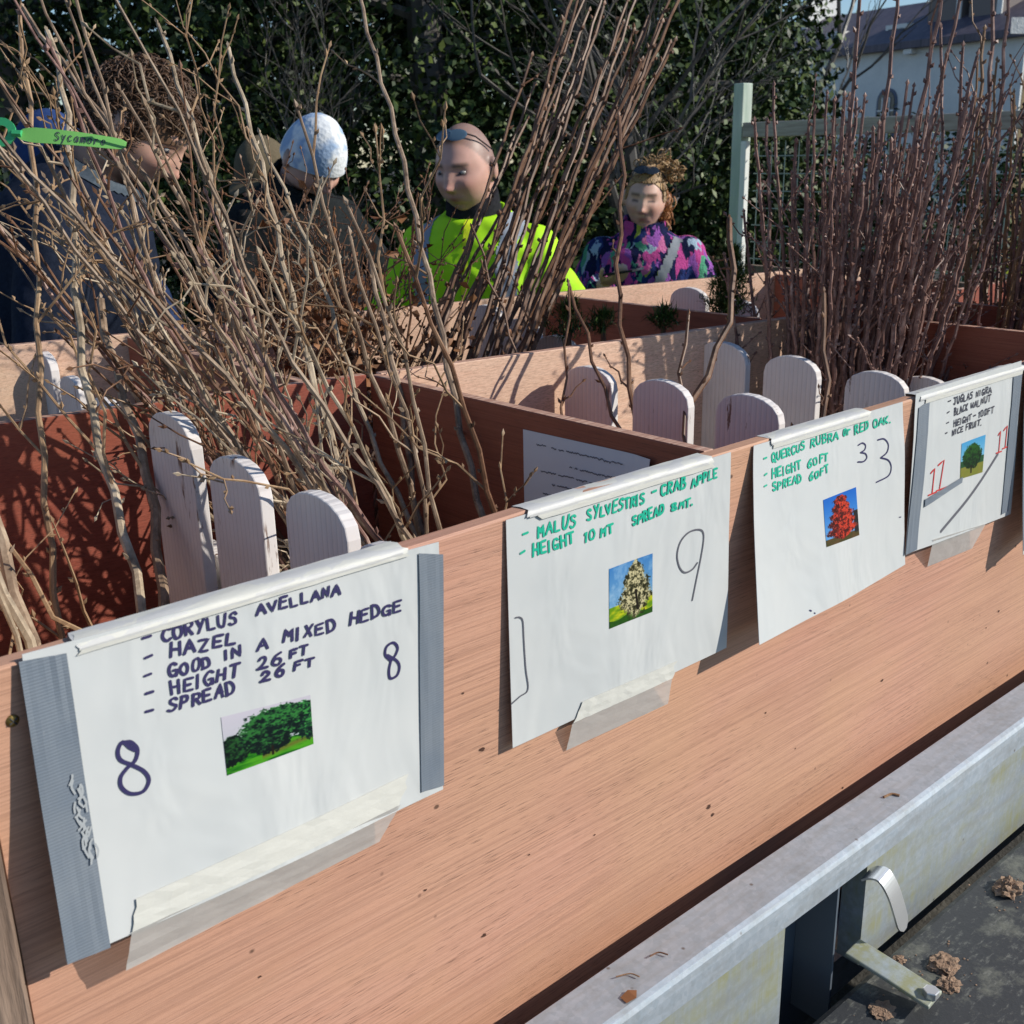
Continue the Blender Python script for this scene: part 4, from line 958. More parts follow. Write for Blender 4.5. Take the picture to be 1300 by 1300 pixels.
# ================================================================== loose dirt and scraps
def clod(label, px, z, r, seed, flat=.6):
    c_ = on_z(*px, z); mb = MB(); mb.ell((0, 0, 0), (1, 1, 1), None, 28, 18); v = np.concatenate(mb.v); o_ = []
    for q in v:
        s = .72 + .34 * mnoise.noise(Vector(q) * 2.1 + Vector((seed, 0, 0))) + .26 * mnoise.noise(Vector(q) * 6 + Vector((seed, 3, 0))) + .12 * mnoise.noise(Vector(q) * 15 + Vector((seed, 3, 0)))
        o_.append((q[0] * r * s * 1.25, q[1] * r * s, max(-.1 * r, q[2] * r * s * flat)))
    mb.v = [np.array(o_) + c_ + (0, 0, r * .08)]; 
    for k in range(12):
        rs = random.Random(seed * 31 + k); an = rs.uniform(0, 6.28); dd = r * rs.uniform(1.0, 2.1); q = c_ + (dd * math.cos(an) * 1.3, dd * math.sin(an), .0004); rz = r * rs.uniform(.02, .07); mb.ell(q, (rz * 1.3, rz, rz * .6), None, 6, 4)
    o = mb.build('dirt_clod', CLOD, None, c_); o.location = c_; return tag(o, label, 'dirt', 'clods of soil on the mudguard')
clod('largest clod of dry soil on the mudguard near the right edge', (1280, 1130), -.620, .021, 1, .75)
clod('crumbled soil heap on the mudguard beyond the hinge bar', (1198, 1226), -.620, .020, 2, .4)
clod('soil crumbs on the mudguard beside the bolt', (1205, 1252), -.620, .015, 3, .45)
clod('tiny soil crumb on the mudguard touching the hinge bar', (1141, 1220), -.620, .009, 4, .5)
clod('flat soil smear on the mudguard below the hinge bar', (1120, 1284), -.620, .016, 5, .2)
def scrap(label, pts, r, mat, name='twig_scrap', z=-.4552, cat='plant scrap'):
    P = [on_z(*q, z) for q in pts]; mb = MB(); mb.tube(catmull(P, 4), r, 5); o = mb.build(name, mat, None, P[0]); o.location = P[0]; tag(o, label, cat)
scrap('dried stalk scrap lying on the galvanised rail near its near end', [(782, 1240), (800, 1236), (812, 1240)], .0007, BK_TAN)
scrap('dark curled leaf stalk lying on the galvanised rail', [(825, 1214), (836, 1209), (848, 1212)], .0008, BK_MID)
scrap('small brown seed husk on the galvanised rail above the catch lever', [(1122, 1012), (1132, 1008), (1142, 1010)], .0016, BK_TAN)
scrap('loose white thread caught on the grey tape of the first sign', [(0, 968), (18, 962), (30, 948), (42, 950)], .0004, CLEARW, 'thread', z=0) if False else None
c_ = on_z(800, 1265, -.4565); mb = MB(); mb.add([c_ + q for q in ((-.009, -.004, .0004), (.002, -.006, .0012), (.01, .001, .0006), (.003, .006, .0018), (-.008, .005, .0004))], [(0, 1, 2, 3, 4)])
o = mb.build('dead_leaf', LEAF_B, None, c_); o.location = c_; tag(o, 'orange-brown leaf fragment lying on the galvanised rail', 'leaf')

# ================================================================== trees, fence and houses behind
def leaf_crown(name, parent, origin, centres, radii, n, size, mat, seed, squash=1.0):
    rs = np.random.RandomState(seed); centres = np.asarray(centres, float); radii = np.asarray(radii, float)
    pr = radii ** 2; k = rs.choice(len(centres), n, p=pr / pr.sum()); d = rs.normal(size=(n, 3)); d /= np.linalg.norm(d, axis=1)[:, None]
    P = centres[k] + d * (radii[k] * rs.uniform(.35, 1.05, n) ** .6)[:, None] * (1, 1, squash)
    nv = d + rs.normal(size=(n, 3)) * .7 + (0, 0, .35); nv /= np.linalg.norm(nv, axis=1)[:, None]
    a = np.cross(nv, rs.normal(size=(n, 3))); a /= np.linalg.norm(a, axis=1)[:, None]; b_ = np.cross(nv, a); L = size * rs.uniform(.6, 1.3, n)[:, None]
    V = np.stack([P, P + a * L * .5 + b_ * L * .28 + nv * L * .06, P + a * L, P + a * L * .5 - b_ * L * .28 + nv * L * .06], 1).reshape(-1, 3) - np.asarray(origin)
    me = bpy.data.meshes.new(name); me.vertices.add(4 * n); me.vertices.foreach_set('co', V.ravel()); me.loops.add(4 * n); me.loops.foreach_set('vertex_index', np.arange(4 * n)); me.polygons.add(n); me.polygons.foreach_set('loop_start', np.arange(n) * 4); me.polygons.foreach_set('loop_total', np.full(n, 4)); me.update(); me.materials.append(mat)
    o = bpy.data.objects.new(name, me); C.objects.link(o); o.parent = parent; return o
def evergreen(label, px, t, h, w_, n, seed, size=.056, low=.0, mat=LEAF_D, dep=.7):
    g = at(px, 195, t); g = np.array([g[0], g[1], GZ]); r_ = random.Random(seed)
    tr_ = thing('evergreen_tree', label, 'tree', g, 'dark evergreens behind the stall'); mb = MB()
    mb.tube([g, g + (r_.uniform(-.1, .1), .05, h * .45), g + (r_.uniform(-.2, .2), 0, h * .9)], [.14, .10, .03], 9)
    cs, rs_ = [], []
    for k in range(26):
        z = h * (.12 + .8 * k / 26); an = r_.uniform(0, 6.28); l_ = w_ * r_.uniform(.45, .95) * math.sin(math.pi * min(.97, .2 + .8 * z / h)) ** .6
        q = g + (math.cos(an) * l_, math.sin(an) * l_ * dep, z + .2); mb.tube([g + (0, 0, z), g + (math.cos(an) * l_ * .5, math.sin(an) * l_ * .5 * dep, z + .18), q], [.035, .022, .008], 5)
        cs.append(q); rs_.append(r_.uniform(.28, .5))
    for k in range(110):
        z = h * r_.uniform(low, 1.0); an = r_.uniform(0, 6.28); l_ = w_ * math.sqrt(r_.uniform(.1, 1)) * math.sin(math.pi * min(.97, .22 + .76 * z / h)) ** .55
        cs.append(g + (math.cos(an) * l_, math.sin(an) * l_ * dep, z)); rs_.append(r_.uniform(.18, .46))
    mb.build('trunk', BK_TREE, tr_, g); leaf_crown('crown', tr_, g, cs, rs_, int(n * 1.7), size, mat, seed)
evergreen('dark evergreen at the left edge, above the navy coat', 40, 6.3, 5.2, 1.5, 20000, 1)
evergreen('dark holly-like evergreen directly behind the capped man', 300, 6.8, 5.4, 1.5, 22000, 2)
evergreen('glossy dark evergreen behind the hi-vis man', 560, 6.6, 5.4, 1.45, 24000, 3)
evergreen('dark evergreen with bright flecks behind the woman', 800, 7.2, 3.7, 1.25, 20000, 4)
evergreen('evergreen next to the green post with lit yellowish tips', 935, 8.4, 2.9, 1.0, 14000, 5, .07)
evergreen('tall evergreen filling in behind between the others', 430, 8.8, 6.4, 2.0, 22000, 6, .085)
evergreen('evergreen far back beyond the left one', 140, 9.0, 6.4, 2.1, 20000, 7, .085)
evergreen('rounded evergreen far back beyond the hi-vis man', 690, 9.4, 5.4, 1.7, 20000, 8, .085)
def bare_tree(label, px, t, h, seed, r0=.07, lean=0.0, depth=5):
    g = at(px, 195, t); g = np.array([g[0], g[1], GZ]); r_ = random.Random(seed); tr_ = thing('bare_tree', label, 'tree', g); mt = MB(); mc = MB()
    def grow(mb, p, d, L, r, k):
        n = 5; pts = [p]; 
        for i in range(n):
            d = nrm(d + np.array([r_.gauss(0, .10), r_.gauss(0, .10), r_.gauss(.03, .08)])); pts.append(pts[-1] + d * L / n)
        mb.tube(pts, np.linspace(r, r * .62, n + 1), 6 if r > .02 else 4)
        if k == 0: return
        for j in range(3 if k > 1 else 4):
            i = r_.randint(2, n); o = np.array([r_.gauss(0, 1), r_.gauss(0, 1), r_.gauss(.2, .6)]); grow(mc, pts[i], nrm(d + nrm(o) * .75), L * r_.uniform(.55, .8), r * .56, k - 1)
    grow(mt, g, np.array([lean, 0, 1.0]), h * .42, r0, depth); mt.build('trunk', BK_TREE, tr_, g); mc.build('crown', BK_TREE, tr_, g)
bare_tree('leafless grey tree reaching over the evergreens left of the house', 830, 6.2, 4.6, 11, .05, .05)
bare_tree('leafless tree in front of the pale house, left of its windows', 1010, 13, 6.5, 12, .09, .0)
bare_tree('thin leafless shrub tree in front of the dark evergreens behind the capped man', 420, 5.4, 2.6, 13, .025, .1)
bare_tree('thin leafless tree behind the woman', 770, 5.6, 2.7, 14, .022, .1)

# ---- mesh fence with green post
FP = at(934, 340, 3.6); FP[2] = GZ; FQ = at(1262, 340, 2.9); FQ[2] = GZ
fd = nrm((FQ - FP) * (1, 1, 0)); fn_ = np.array([-fd[1], fd[0], 0]); FL = np.linalg.norm(FQ - FP)
POSTG = M('green_treated_wood', (.4, .46, .4), .7); n = N(POSTG); aa = n.noise(n.coord((40, 40, 5)), 1.4, 5); n.color(n.ramp(aa, [(.3, (.33, .42, .34)), (.7, (.50, .56, .48))])); n.bump(aa, .4, .004)
RAILW = M('silvered_wood', (.34, .30, .25), .75); n = N(RAILW); aa = n.noise(n.coord((6, 6, 70)), 1.4, 5); n.color(n.ramp(aa, [(.3, (.24, .21, .18)), (.7, (.46, .41, .34))]))
WIRE = M('green_grey_wire', (.20, .26, .24), .45, .5, .3)
fe = thing('mesh_fence', 'wire mesh fence with pale green post behind the purple whips', 'fence', FP)
def fbox(s0, s1, n0, n1, z0, z1):
    mb = MB(); c4 = [FP + fd * s + fn_ * q for s, q in ((s0, n0), (s1, n0), (s1, n1), (s0, n1))]
    mb.add([(p_[0], p_[1], z0) for p_ in c4] + [(p_[0], p_[1], z1) for p_ in c4], [(0, 3, 2, 1), (4, 5, 6, 7), (0, 1, 5, 4), (1, 2, 6, 5), (2, 3, 7, 6), (3, 0, 4, 7)]); return mb
ztop = float(at(934, 110, 3.6)[2])
bevel(fbox(-.020, .020, -.022, .022, GZ, ztop).build('post', POSTG, fe, FP), .003)
zr = float(at(960, 160, 3.57)[2]); 
bevel(fbox(.03, FL + .5, -.03, .025, zr - .036, zr + .008).build('top_rail', RAILW, fe, FP), .003)
bevel(fbox(.022, .044, -.026, -.006, GZ, zr - .047).build('batten', M('pale_batten', (.74, .75, .70), .6), fe, FP), .002)
zb_ = float(at(960, 335, 3.57)[2])
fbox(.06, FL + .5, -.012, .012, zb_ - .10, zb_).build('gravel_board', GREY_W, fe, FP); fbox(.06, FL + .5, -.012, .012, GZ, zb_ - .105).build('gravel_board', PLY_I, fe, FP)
mb = MB()
for k in range(int((FL + .4) / .052)): s = .075 + k * .052; q = FP + fd * s; mb.tube([(q[0], q[1], zb_ + .002), (q[0], q[1], zr - .047)], .0019, 5)
kz = 0; z = zb_ + .02
while z < zr - .05: mb.tube([FP + fd * .058 + (0, 0, z - GZ), FP + fd * (FL + .45) + (0, 0, z - GZ)], .0019, 5); z += .052
mb.build('wire_mesh', WIRE, fe, FP)
p2 = fbox(FL + .50, FL + .556, -.03, .03, GZ, zr + .03).build('post', POSTG, fe, FP)

# ---- pale house
A = at(1010, 195, 30); B = at(1286, 195, 24.5); A[2] = B[2] = GZ
hd = nrm(B - A); hn = np.array([-hd[1], hd[0], 0]);  HL_ = np.linalg.norm(B - A)
if hn @ AX_F < 0: hn = -hn
zl = float(at(1085, 67, 28.4)[2]); ze = float(at(1286, 45, 24.5)[2]); zeave = (zl + ze) / 2
HARL = M('cream_harling', (.7, .7, .68), .9); n = N(HARL); aa = n.noise(n.coord(), 1.2, 6, .7); n.color(n.ramp(aa, [(.3, (.62, .63, .62)), (.7, (.80, .80, .77))])); n.bump(n.noise(n.coord(), 30, 3), .5, .02)
SLATE = M('blue_slate', (.09, .08, .11), .6); n = N(SLATE); bk = n.new('ShaderNodeTexBrick'); bk.inputs['Scale'].default_value = 2.2; bk.inputs['Color1'].default_value = (.075, .066, .095, 1); bk.inputs['Color2'].default_value = (.12, .10, .13, 1); bk.inputs['Mortar'].default_value = (.05, .045, .06, 1); bk.inputs['Mortar Size'].default_value = .01
n.link(n.coord(), bk.inputs['Vector']); n.color(bk.outputs[0])
BRICK = M('dark_chimney_stone', (.20, .17, .16), .9); LEADW = M('white_frame', (.7, .7, .68), .5); GLASS = M('window_glass', (.03, .045, .07), .15, .4)
ho = thing('house', 'pale harled house with slate roof and arched window beyond the fence', 'house', A)
def hb(s0, s1, n0, n1, z0, z1):
    mb = MB(); c4 = [A + hd * s + hn * q for s, q in ((s0, n0), (s1, n0), (s1, n1), (s0, n1))]; mb.add([(p_[0], p_[1], z0) for p_ in c4] + [(p_[0], p_[1], z1) for p_ in c4], [(0, 3, 2, 1), (4, 5, 6, 7), (0, 1, 5, 4), (1, 2, 6, 5), (2, 3, 7, 6), (3, 0, 4, 7)]); return mb
hb(-4, HL_, 0, 7, GZ, zeave).build('wall', HARL, ho, A)
zrd = zeave + 1.25; mb = MB()
v = [A + hd * s + hn * q + (0, 0, z - GZ) for s in (-4.3, HL_ + .2) for q, z in ((-.25, zeave - .1), (-.25, zeave + .06), (2.6, zrd), (4.4, zrd), (7.25, zeave + .06), (7.25, zeave - .1))]
mb.add(v, [(0, 1, 7, 6), (1, 2, 8, 7), (2, 3, 9, 8), (3, 4, 10, 9), (4, 5, 11, 10), (5, 0, 6, 11), (0, 5, 4, 3, 2, 1), (6, 7, 8, 9, 10, 11)])
rf = mb.build('roof', SLATE, ho, A)
def s_of(px, q=0.0):
    d_ = ray(px, 195); P0 = A + hn * q; mt_ = np.array([[d_[0], -hd[0]], [d_[1], -hd[1]]]); k_ = np.linalg.solve(mt_, (P0 - CAM)[:2]); return k_[1], k_[0]
def zpx(px, py, q=0.0): s, k_ = s_of(px, q); return float((CAM + ray(px, py) * k_)[2])
for x0, x1, top in ((1166, 1206, -60), (1216, 1256, -40)):
    s0, s1 = s_of(x0, 1.0)[0], s_of(x1, 1.0)[0]; ch = hb(s0, s1, .9, 2.4, zeave - .3, zeave + 3.2).build('chimney', BRICK, rf, A); hb(s1 - .12, s1 + .02, .86, .899, zeave, zeave + 3.0).build('chimney_quoin', HARL, rf, A)
for x0, x1, y0, y1 in ((1112, 1138, 38, 60), (1040, 1056, 46, 66)):
    s0, s1 = s_of(x0, .7)[0], s_of(x1, .7)[0]; za, zc = zpx(x0, y1, .7), zpx(x0, y0, .7); dm = hb(s0, s1, .7, 2.6, za, zc).build('dormer', LEADW, ho, A); hb(s0 + .1, s1 - .1, .68, .698, za + .1, zc - .1).build('pane', GLASS, dm, A)
s0, s1 = s_of(1109)[0], s_of(1134)[0]; za, zc = zpx(1121, 190), zpx(1121, 113); wr = (s1 - s0) / 2
def archw(off, r_, zb0, mat, nm, par):
    pts = [(s0 + wr - r_, zb0), (s0 + wr + r_, zb0)] + [(s0 + wr + r_ * math.cos(k * math.pi / 12), zc - wr + r_ * math.sin(k * math.pi / 12)) for k in range(13)]; mb = MB(); mb.loft([[A + hd * s + hn * q + (0, 0, z - GZ) for s, z in pts] for q in (-off, .02)]); return mb.build(nm, mat, par, A)
wf = archw(.03, wr, za, M('blue_grey_frame', (.07, .10, .17), .5), 'window', ho); archw(.045, wr * .80, za + .05, GLASS, 'pane', wf)
for k in (-.35, 0, .35): hb(s0 + wr + k * wr - .02, s0 + wr + k * wr + .02, -.07, -.046, za + .05, zc - .12 - abs(k) * .3).build('glazing_bar', LEADW, wf, A)
for zz in (.33, .62): hb(s0 + wr * .2, s1 - wr * .2, -.066, -.047, za + (zc - za) * zz, za + (zc - za) * zz + .04).build('glazing_bar', LEADW, wf, A)
sl0 = s_of(1148)[0]; hb(sl0 - .12, sl0 + .12, -.2, -.01, zpx(1148, 72), zpx(1148, 66)).build('wall_lamp', LEADW, ho, A)
mb = hb(s_of(1015, 2)[0], s_of(1021, 2)[0], 1.8, 3.0, zeave + .5, zeave + 3.2); mb.build('chimney', HARL, rf, A)
# ---- sandstone gable at the right edge
A0 = A; A = at(1288, 195, 15); A[2] = GZ; hd2 = hd; hd = nrm(np.array([AX_R[0], AX_R[1], 0]) + .3 * hn)
SAND = M('warm_sandstone', (.52, .38, .20), .9); n = N(SAND); bk = n.new('ShaderNodeTexBrick'); bk.inputs['Scale'].default_value = 1.6; bk.inputs['Color1'].default_value = (.56, .40, .20, 1); bk.inputs['Color2'].default_value = (.46, .33, .18, 1); bk.inputs['Mortar'].default_value = (.36, .28, .18, 1); n.link(n.coord((1, 1, 1)), bk.inputs['Vector']); n.color(bk.outputs[0])
go = thing('stone_building', 'warm sandstone building corner at the right edge', 'building', A)
zt = float(at(1288, 48, 15)[2]); hb(0, 5, 0, 5, GZ, zt).build('wall', SAND, go, A); hb(-.15, 5.1, -.15, 5.1, zt + .002, zt + .2).build('parapet', HARL, go, A); hb(.5, 1.2, -.02, .05, 1.2, 2.6).build('window', GLASS, go, A)
# ---- yellow-green shrub at the right edge
g = at(1302, 300, 3.2); g[2] = GZ; sh_ = thing('shrub', 'yellow-green leafy shrub glimpsed through the whips at the right edge', 'shrub', g); mb = MB(); mb.tube([g, g + (0, 0, 1.2)], [.02, .008], 6); mb.build('stem', BK_TREE, sh_, g)
leaf_crown('foliage', sh_, g, [g + (0, 0, 1.15), g + (.06, .05, 1.0), g + (.0, -.06, 1.25), g + (.1, 0, 1.2)], [.09, .1, .08, .09], 900, .03, LEAF_Y, 9)
# ---- privet hedge low behind the mesh
g = at(1080, 195, 7.0); g[2] = GZ; hg = thing('hedge', 'low dark hedge seen through the wire mesh', 'hedge', g); rs = np.random.RandomState(3); mb = MB(); mb.tube([g, g + (0, 0, 1.2)], [.06, .02], 6); mb.build('trunk', BK_TREE, hg, g)
cs = [g + AX_R * (1, 1, 0) * x + (rs.uniform(-.3, .3), rs.uniform(-.3, .3), z) for x in np.linspace(-1.6, 1.6, 22) for z in (.3, .7, 1.1, 1.4 + rs.uniform(-.1, .12))]; leaf_crown('foliage', hg, g, cs, rs.uniform(.2, .34, len(cs)), 16000, .05, LEAF_D, 10)

# ================================================================== people
def sm01(x, a, b): t = np.clip((x - a) / (b - a), 0, 1); return t * t * (3 - 2 * t)
HC = np.array([0, -.012, 1.62]); HR = np.array([.078, .099, .122])
def head_mb(mb, jaw=.30, sq=.0):
    nu, nv = 72, 60; rings = []
    for j in range(1, nv):
        la = math.pi / 2 - math.pi * j / nv * .97; lo = np.arange(nu) * 2 * math.pi / nu; n = np.stack([np.cos(la) * np.cos(lo), np.cos(la) * np.sin(lo), np.full(nu, math.sin(la))], 1); p = n * HR; k = np.clip(-p[:, 2] / HR[2], 0, 1)
        p[:, 0] *= 1 - jaw * k ** 1.6; p[:, 1] *= np.where(n[:, 1] < 0, 1 - .06 * k, 1 - .42 * k); x, z = p[:, 0], p[:, 2]; ax = np.abs(x); g = lambda c, w: np.exp(-((c) / w) ** 2)
        dsp = g(x, .0115) * np.clip((.030 - z) / .052, 0, 1) * .020 * sm01(z, -.040, -.026) + g(x, .017) * g(z + .027, .008) * .009 + .006 * g(z - .036, .011) * g(x, .052) - .011 * g(ax - .031, .016) * g(z - .014, .013) + .005 * g(ax - .043, .02) * g(z + .020, .02)
        dsp += .0075 * g(x, .023) * g(z + .060, .0105) - .005 * g(x, .026) * g(z + .0595, .003) + .009 * g(x, .022) * g(z + .098, .015) - .003 * g(x, .02) * g(z + .079, .006)
        fro = np.clip(-n[:, 1] * 1.6, 0, 1); p[:, 1] += fro * (.006 * sm01(z, .05, .10) + .004 * g(ax - .060, .014) * g(z - .012, .02)); p[:, 0] *= 1 + .045 * g(z + .020, .03) * fro - .05 * g(z - .045, .03) * fro + sq * g(z + .075, .03); dsp += .004 * g(ax - .024 - .25 * np.maximum(0, -z - .045), .010) * g(z + .045, .022) * 0 - .0035 * g(ax - .027 - .22 * np.maximum(0, -z - .03), .0045) * g(z + .048, .018); p[:, 1] -= dsp * np.clip(-n[:, 1] * 2, 0, 1); rings.append(p + HC)
    mb.loft(rings)
    for sx in (-1, 1):
        a = R(20) * sx; Mx = np.array([[math.cos(a), -math.sin(a), 0], [math.sin(a), math.cos(a), 0], [0, 0, 1]]); mb.ell(HC + (sx * .082, .012, .002), (.011, .020, .033), Mx, 12, 10)
def hand_mb(mb, w_, d, nrm_, side, curl=.5, sc=1.0):
    """wrist w_, direction d, palm normal nrm_; side = which way the thumb leaves"""
    d = nrm(d); n = nrm(nrm_ - d * (np.dot(nrm_, d))); s = np.cross(d, n) * side; w_ = np.asarray(w_, float)
    Mx = np.stack([s, d, n], 1); mb.ell(w_ + d * .048 * sc, np.array([.040, .052, .015]) * sc, Mx, 14, 10)
    for i, (off, ln) in enumerate(((.030, .070), (.0105, .078), (-.0100, .072), (-.029, .056))):
        p = w_ + d * .080 * sc + s * off * sc; a = .15; pts = [w_ + d * .05 * sc + s * off * .8 * sc, p]
        for q in range(3): a += curl * (.75 if q else .5); p = p + (d * math.cos(a) + n * math.sin(a)) * ln * sc * (.45, .31, .24)[q]; pts.append(p)
        mb.tube(pts, [.009, .0085, .008, .0074, .006], 8); mb.ell(pts[-1], (.006,) * 3, None, 8, 6)
    p = w_ + d * .022 * sc + s * .028 * sc; pts = [w_ + d * .02 * sc + s * .012 * sc, p]; q = nrm(s * .8 + d * .55 + n * .35)
    for k in range(2): p = p + q * .034 * sc; pts.append(p); q = nrm(q + d * .4 + n * .3 - s * .3)
    mb.tube(pts, [.013, .0125, .0105, .0085], 8); mb.ell(pts[-1], (.0085,) * 3, None, 8, 6)
def remeshed(mb, voxel, smooth_it=0):
    V = np.concatenate(mb.v); me = bpy.data.meshes.new('tmp'); me.from_pydata(V.tolist(), [], mb.f); me.update(); o = bpy.data.objects.new('tmp', me); C.objects.link(o)
    md = o.modifiers.new('r', 'REMESH'); md.mode = 'VOXEL'; md.voxel_size = voxel
    if smooth_it: s_ = o.modifiers.new('s', 'SMOOTH'); s_.iterations = smooth_it; s_.factor = .5
    dg = bpy.context.evaluated_depsgraph_get(); ev = o.evaluated_get(dg); m2 = ev.to_mesh(); v = np.empty(len(m2.vertices) * 3); m2.vertices.foreach_get('co', v); f = [tuple(p.vertices) for p in m2.polygons]; ev.to_mesh_clear(); bpy.data.objects.remove(o); bpy.data.meshes.remove(me)
    return v.reshape(-1, 3), f
def rotm(ax, a):
    c, s = math.cos(a), math.sin(a)
    return np.array({'x': [[1, 0, 0], [0, c, -s], [0, s, c]], 'y': [[c, 0, s], [0, 1, 0], [-s, 0, c]], 'z': [[c, -s, 0], [s, c, 0], [0, 0, 1]]}[ax])
class Person:
    def __init__(s, label, head_top, face_dir, lean=0., pitch=0., yaw=0., roll=0., skin=(.52, .30, .22), arms=None, group=None, curl=.5, female=False):
        s.lean, s.pitch, s.yaw, s.roll = lean, pitch, yaw, roll; s.arms = arms; f = np.array(face_dir, float); s.th = math.atan2(f[0], -f[1]); s.Rz = rotm('z', s.th)
        top = s.pose(np.array([HC + (0, 0.0, HR[2])]))[0]; ht = np.asarray(head_top, float); s.k = (ht[2] - GZ) / top[2]; tw = s.Rz @ (top * s.k); s.pos = np.array([ht[0] - tw[0], ht[1] - tw[1], GZ]); s.female = female
        s.t = thing('person', label, 'person', s.pos, group)
        mb = MB(); s.torso(mb, 0, .88); head_mb(mb, .36 if female else .24, 0 if female else .10)
        mb.loft([[(math.cos(a) * rx, cy + math.sin(a) * ry, z) for a in np.arange(20) * math.pi / 10] for z, rx, ry, cy in ((1.44, .085, .075, .012), (1.50, .056, .060, .014), (1.56, .052, .058, .010), (1.61, .05, .06, .004))])
        for sx, el, wr, hd_, hn_ in arms:
            sh_ = np.array([sx * .165, .005, 1.405]); el = np.array(el, float); wr = np.array(wr, float); mb.tube(catmull([sh_, el, wr], 5), np.interp(np.linspace(0, 2, 11), [0, 1, 2], [.052, .041, .027]), 12); hand_mb(mb, wr, hd_, np.array(hn_, float), 1 if np.dot(np.cross(hd_, hn_), (0, 0, 1)) > 0 else -1, curl, .86 if female else 1.0)
            mb.ell(sh_, (.055, .052, .05))
        for sx in (-1, 1): mb.tube(catmull([(sx * .085, 0, .93), (sx * .095, -.012, .50), (sx * .095, .01, .07)], 5), np.interp(np.linspace(0, 2, 11), [0, 1, 2], [.088, .056, .038]), 14); mb.ell((sx * .098, -.05, .04), (.042, .125, .04), None, 14, 10)
        v, f = remeshed(mb, .0052, 1); s.V = v
        x, y, z = (v - HC).T; ax = np.abs(x); g = lambda c, w: np.exp(-(c / w) ** 2); fr = (y < -.03).astype(float) * (z > -.14)
        col = np.tile(np.array(skin), (len(v), 1)) * (1 + .10 * (np.array([mnoise.noise(Vector(p) * 55) for p in v]))[:, None])
        lip = fr * g(x, .020) ** 2 * g(z + .060, .0075); col = col * (1 - .9 * lip[:, None]) + np.array([.36, .10, .095]) * .9 * lip[:, None]
        ck = fr * g(ax - .042, .022) * g(z + .022, .024) + fr * g(x, .012) * g(z + .022, .014); col = col * (1 - .4 * ck[:, None]) + np.array([.60, .24, .19]) * .4 * ck[:, None]
        s.browc = np.array([.09, .055, .04]) if female else np.array([.11, .075, .055]); br_ = fr * sm01(ax, .010, .018) * (1 - sm01(ax, .044, .054)) * g(z - .033 + .1 * np.maximum(0, ax - .034), .0055); col = col * (1 - .9 * br_[:, None]) + s.browc * .9 * br_[:, None]
        ls = fr * sm01(ax, .015, .020) * (1 - sm01(ax, .041, .047)) * g(z - .009 + 6 * (ax - .031) ** 2, .0042); col = col * (1 - .95 * ls[:, None]) + np.array([.04, .025, .025]) * .95 * ls[:, None]
        nos = fr * g(ax - .008, .004) * g(z + .036, .003); col = col * (1 - .6 * nos[:, None]) + np.array([.12, .05, .04]) * .6 * nos[:, None]
        if not female: st_ = fr * sm01(-z, .04, .075) * (1 - sm01(-z, .115, .13)); col = col * (1 - .30 * st_[:, None]) + np.array([.09, .085, .085]) * .22 * st_[:, None]
        if not female:
            fz_ = np.array([mnoise.noise(Vector(p) * 260) for p in v]); hr = sm01(z - .085 * sm01(-y, -.01, .075) + .006 * fz_, -.005, .012) * (z > -.02) * (1 - .3 * sm01(-y, .0, .08)); hr = np.where(z < .02, hr * sm01(y, -.01, .02), hr); col = col * (1 - .62 * hr[:, None]) + np.array([.115, .095, .085]) * (.5 + .35 * fz_[:, None]) * hr[:, None]
        mb = MB(); mb.add(s.world(s.pose(v)), f); b_ = mb.build('body', SKIN, s.t, s.pos, smooth=True); set_col(b_, np.clip(col, .01, 1)); s.body = b_
    def torso(s, mb, off, z0, z1=1.50):
        w_ = .92 if s.female else 1.0
        rows = [(.78, .175, .125, 0), (.88, .172, .122, 0), (1.0, .155, .112, 0), (1.12, .155, .115, 0), (1.26, .178, .128, 0.0), (1.36, .190, .120, .004), (1.42, .172, .100, .008), (1.455, .125, .082, .012), (1.49, .074, .068, .014), (1.52, .060, .062, .014)]
        mb.loft([[(math.cos(a) * (rx * w_ + off), cy + math.sin(a) * (ry + off), z) for a in np.arange(36) * math.pi / 18] for z, rx, ry, cy in rows if z0 - .001 <= z <= z1 + .001])
    def pose(s, p):
        p = np.array(p, float).reshape(-1, 3); piv = np.array([0, .012, 1.52]); w_ = sm01(p[:, 2], 1.485, 1.575)[:, None]
        Rm = rotm('z', s.yaw) @ rotm('x', s.pitch) @ rotm('y', s.roll); near = (np.hypot(p[:, 0], p[:, 1]) < .20)[:, None]; q = (p - piv) @ Rm.T + piv; p = p * (1 - w_ * near) + q * (w_ * near)
        w2 = sm01(p[:, 2], .86, 1.16); a = s.lean * w2; y, z = p[:, 1], p[:, 2] - .95; c, sn = np.cos(a), np.sin(a); out = p.copy(); out[:, 1] = y * c - z * sn; out[:, 2] = .95 + y * sn + z * c
        return out
    def world(s, p): return (np.asarray(p) * s.k) @ s.Rz.T + s.pos
    def part(s, name, mb, mat, parent=None, smooth=True):
        mb.v = [s.world(s.pose(np.concatenate(mb.v)))]; return mb.build(name, mat, parent or s.t, s.pos, smooth)
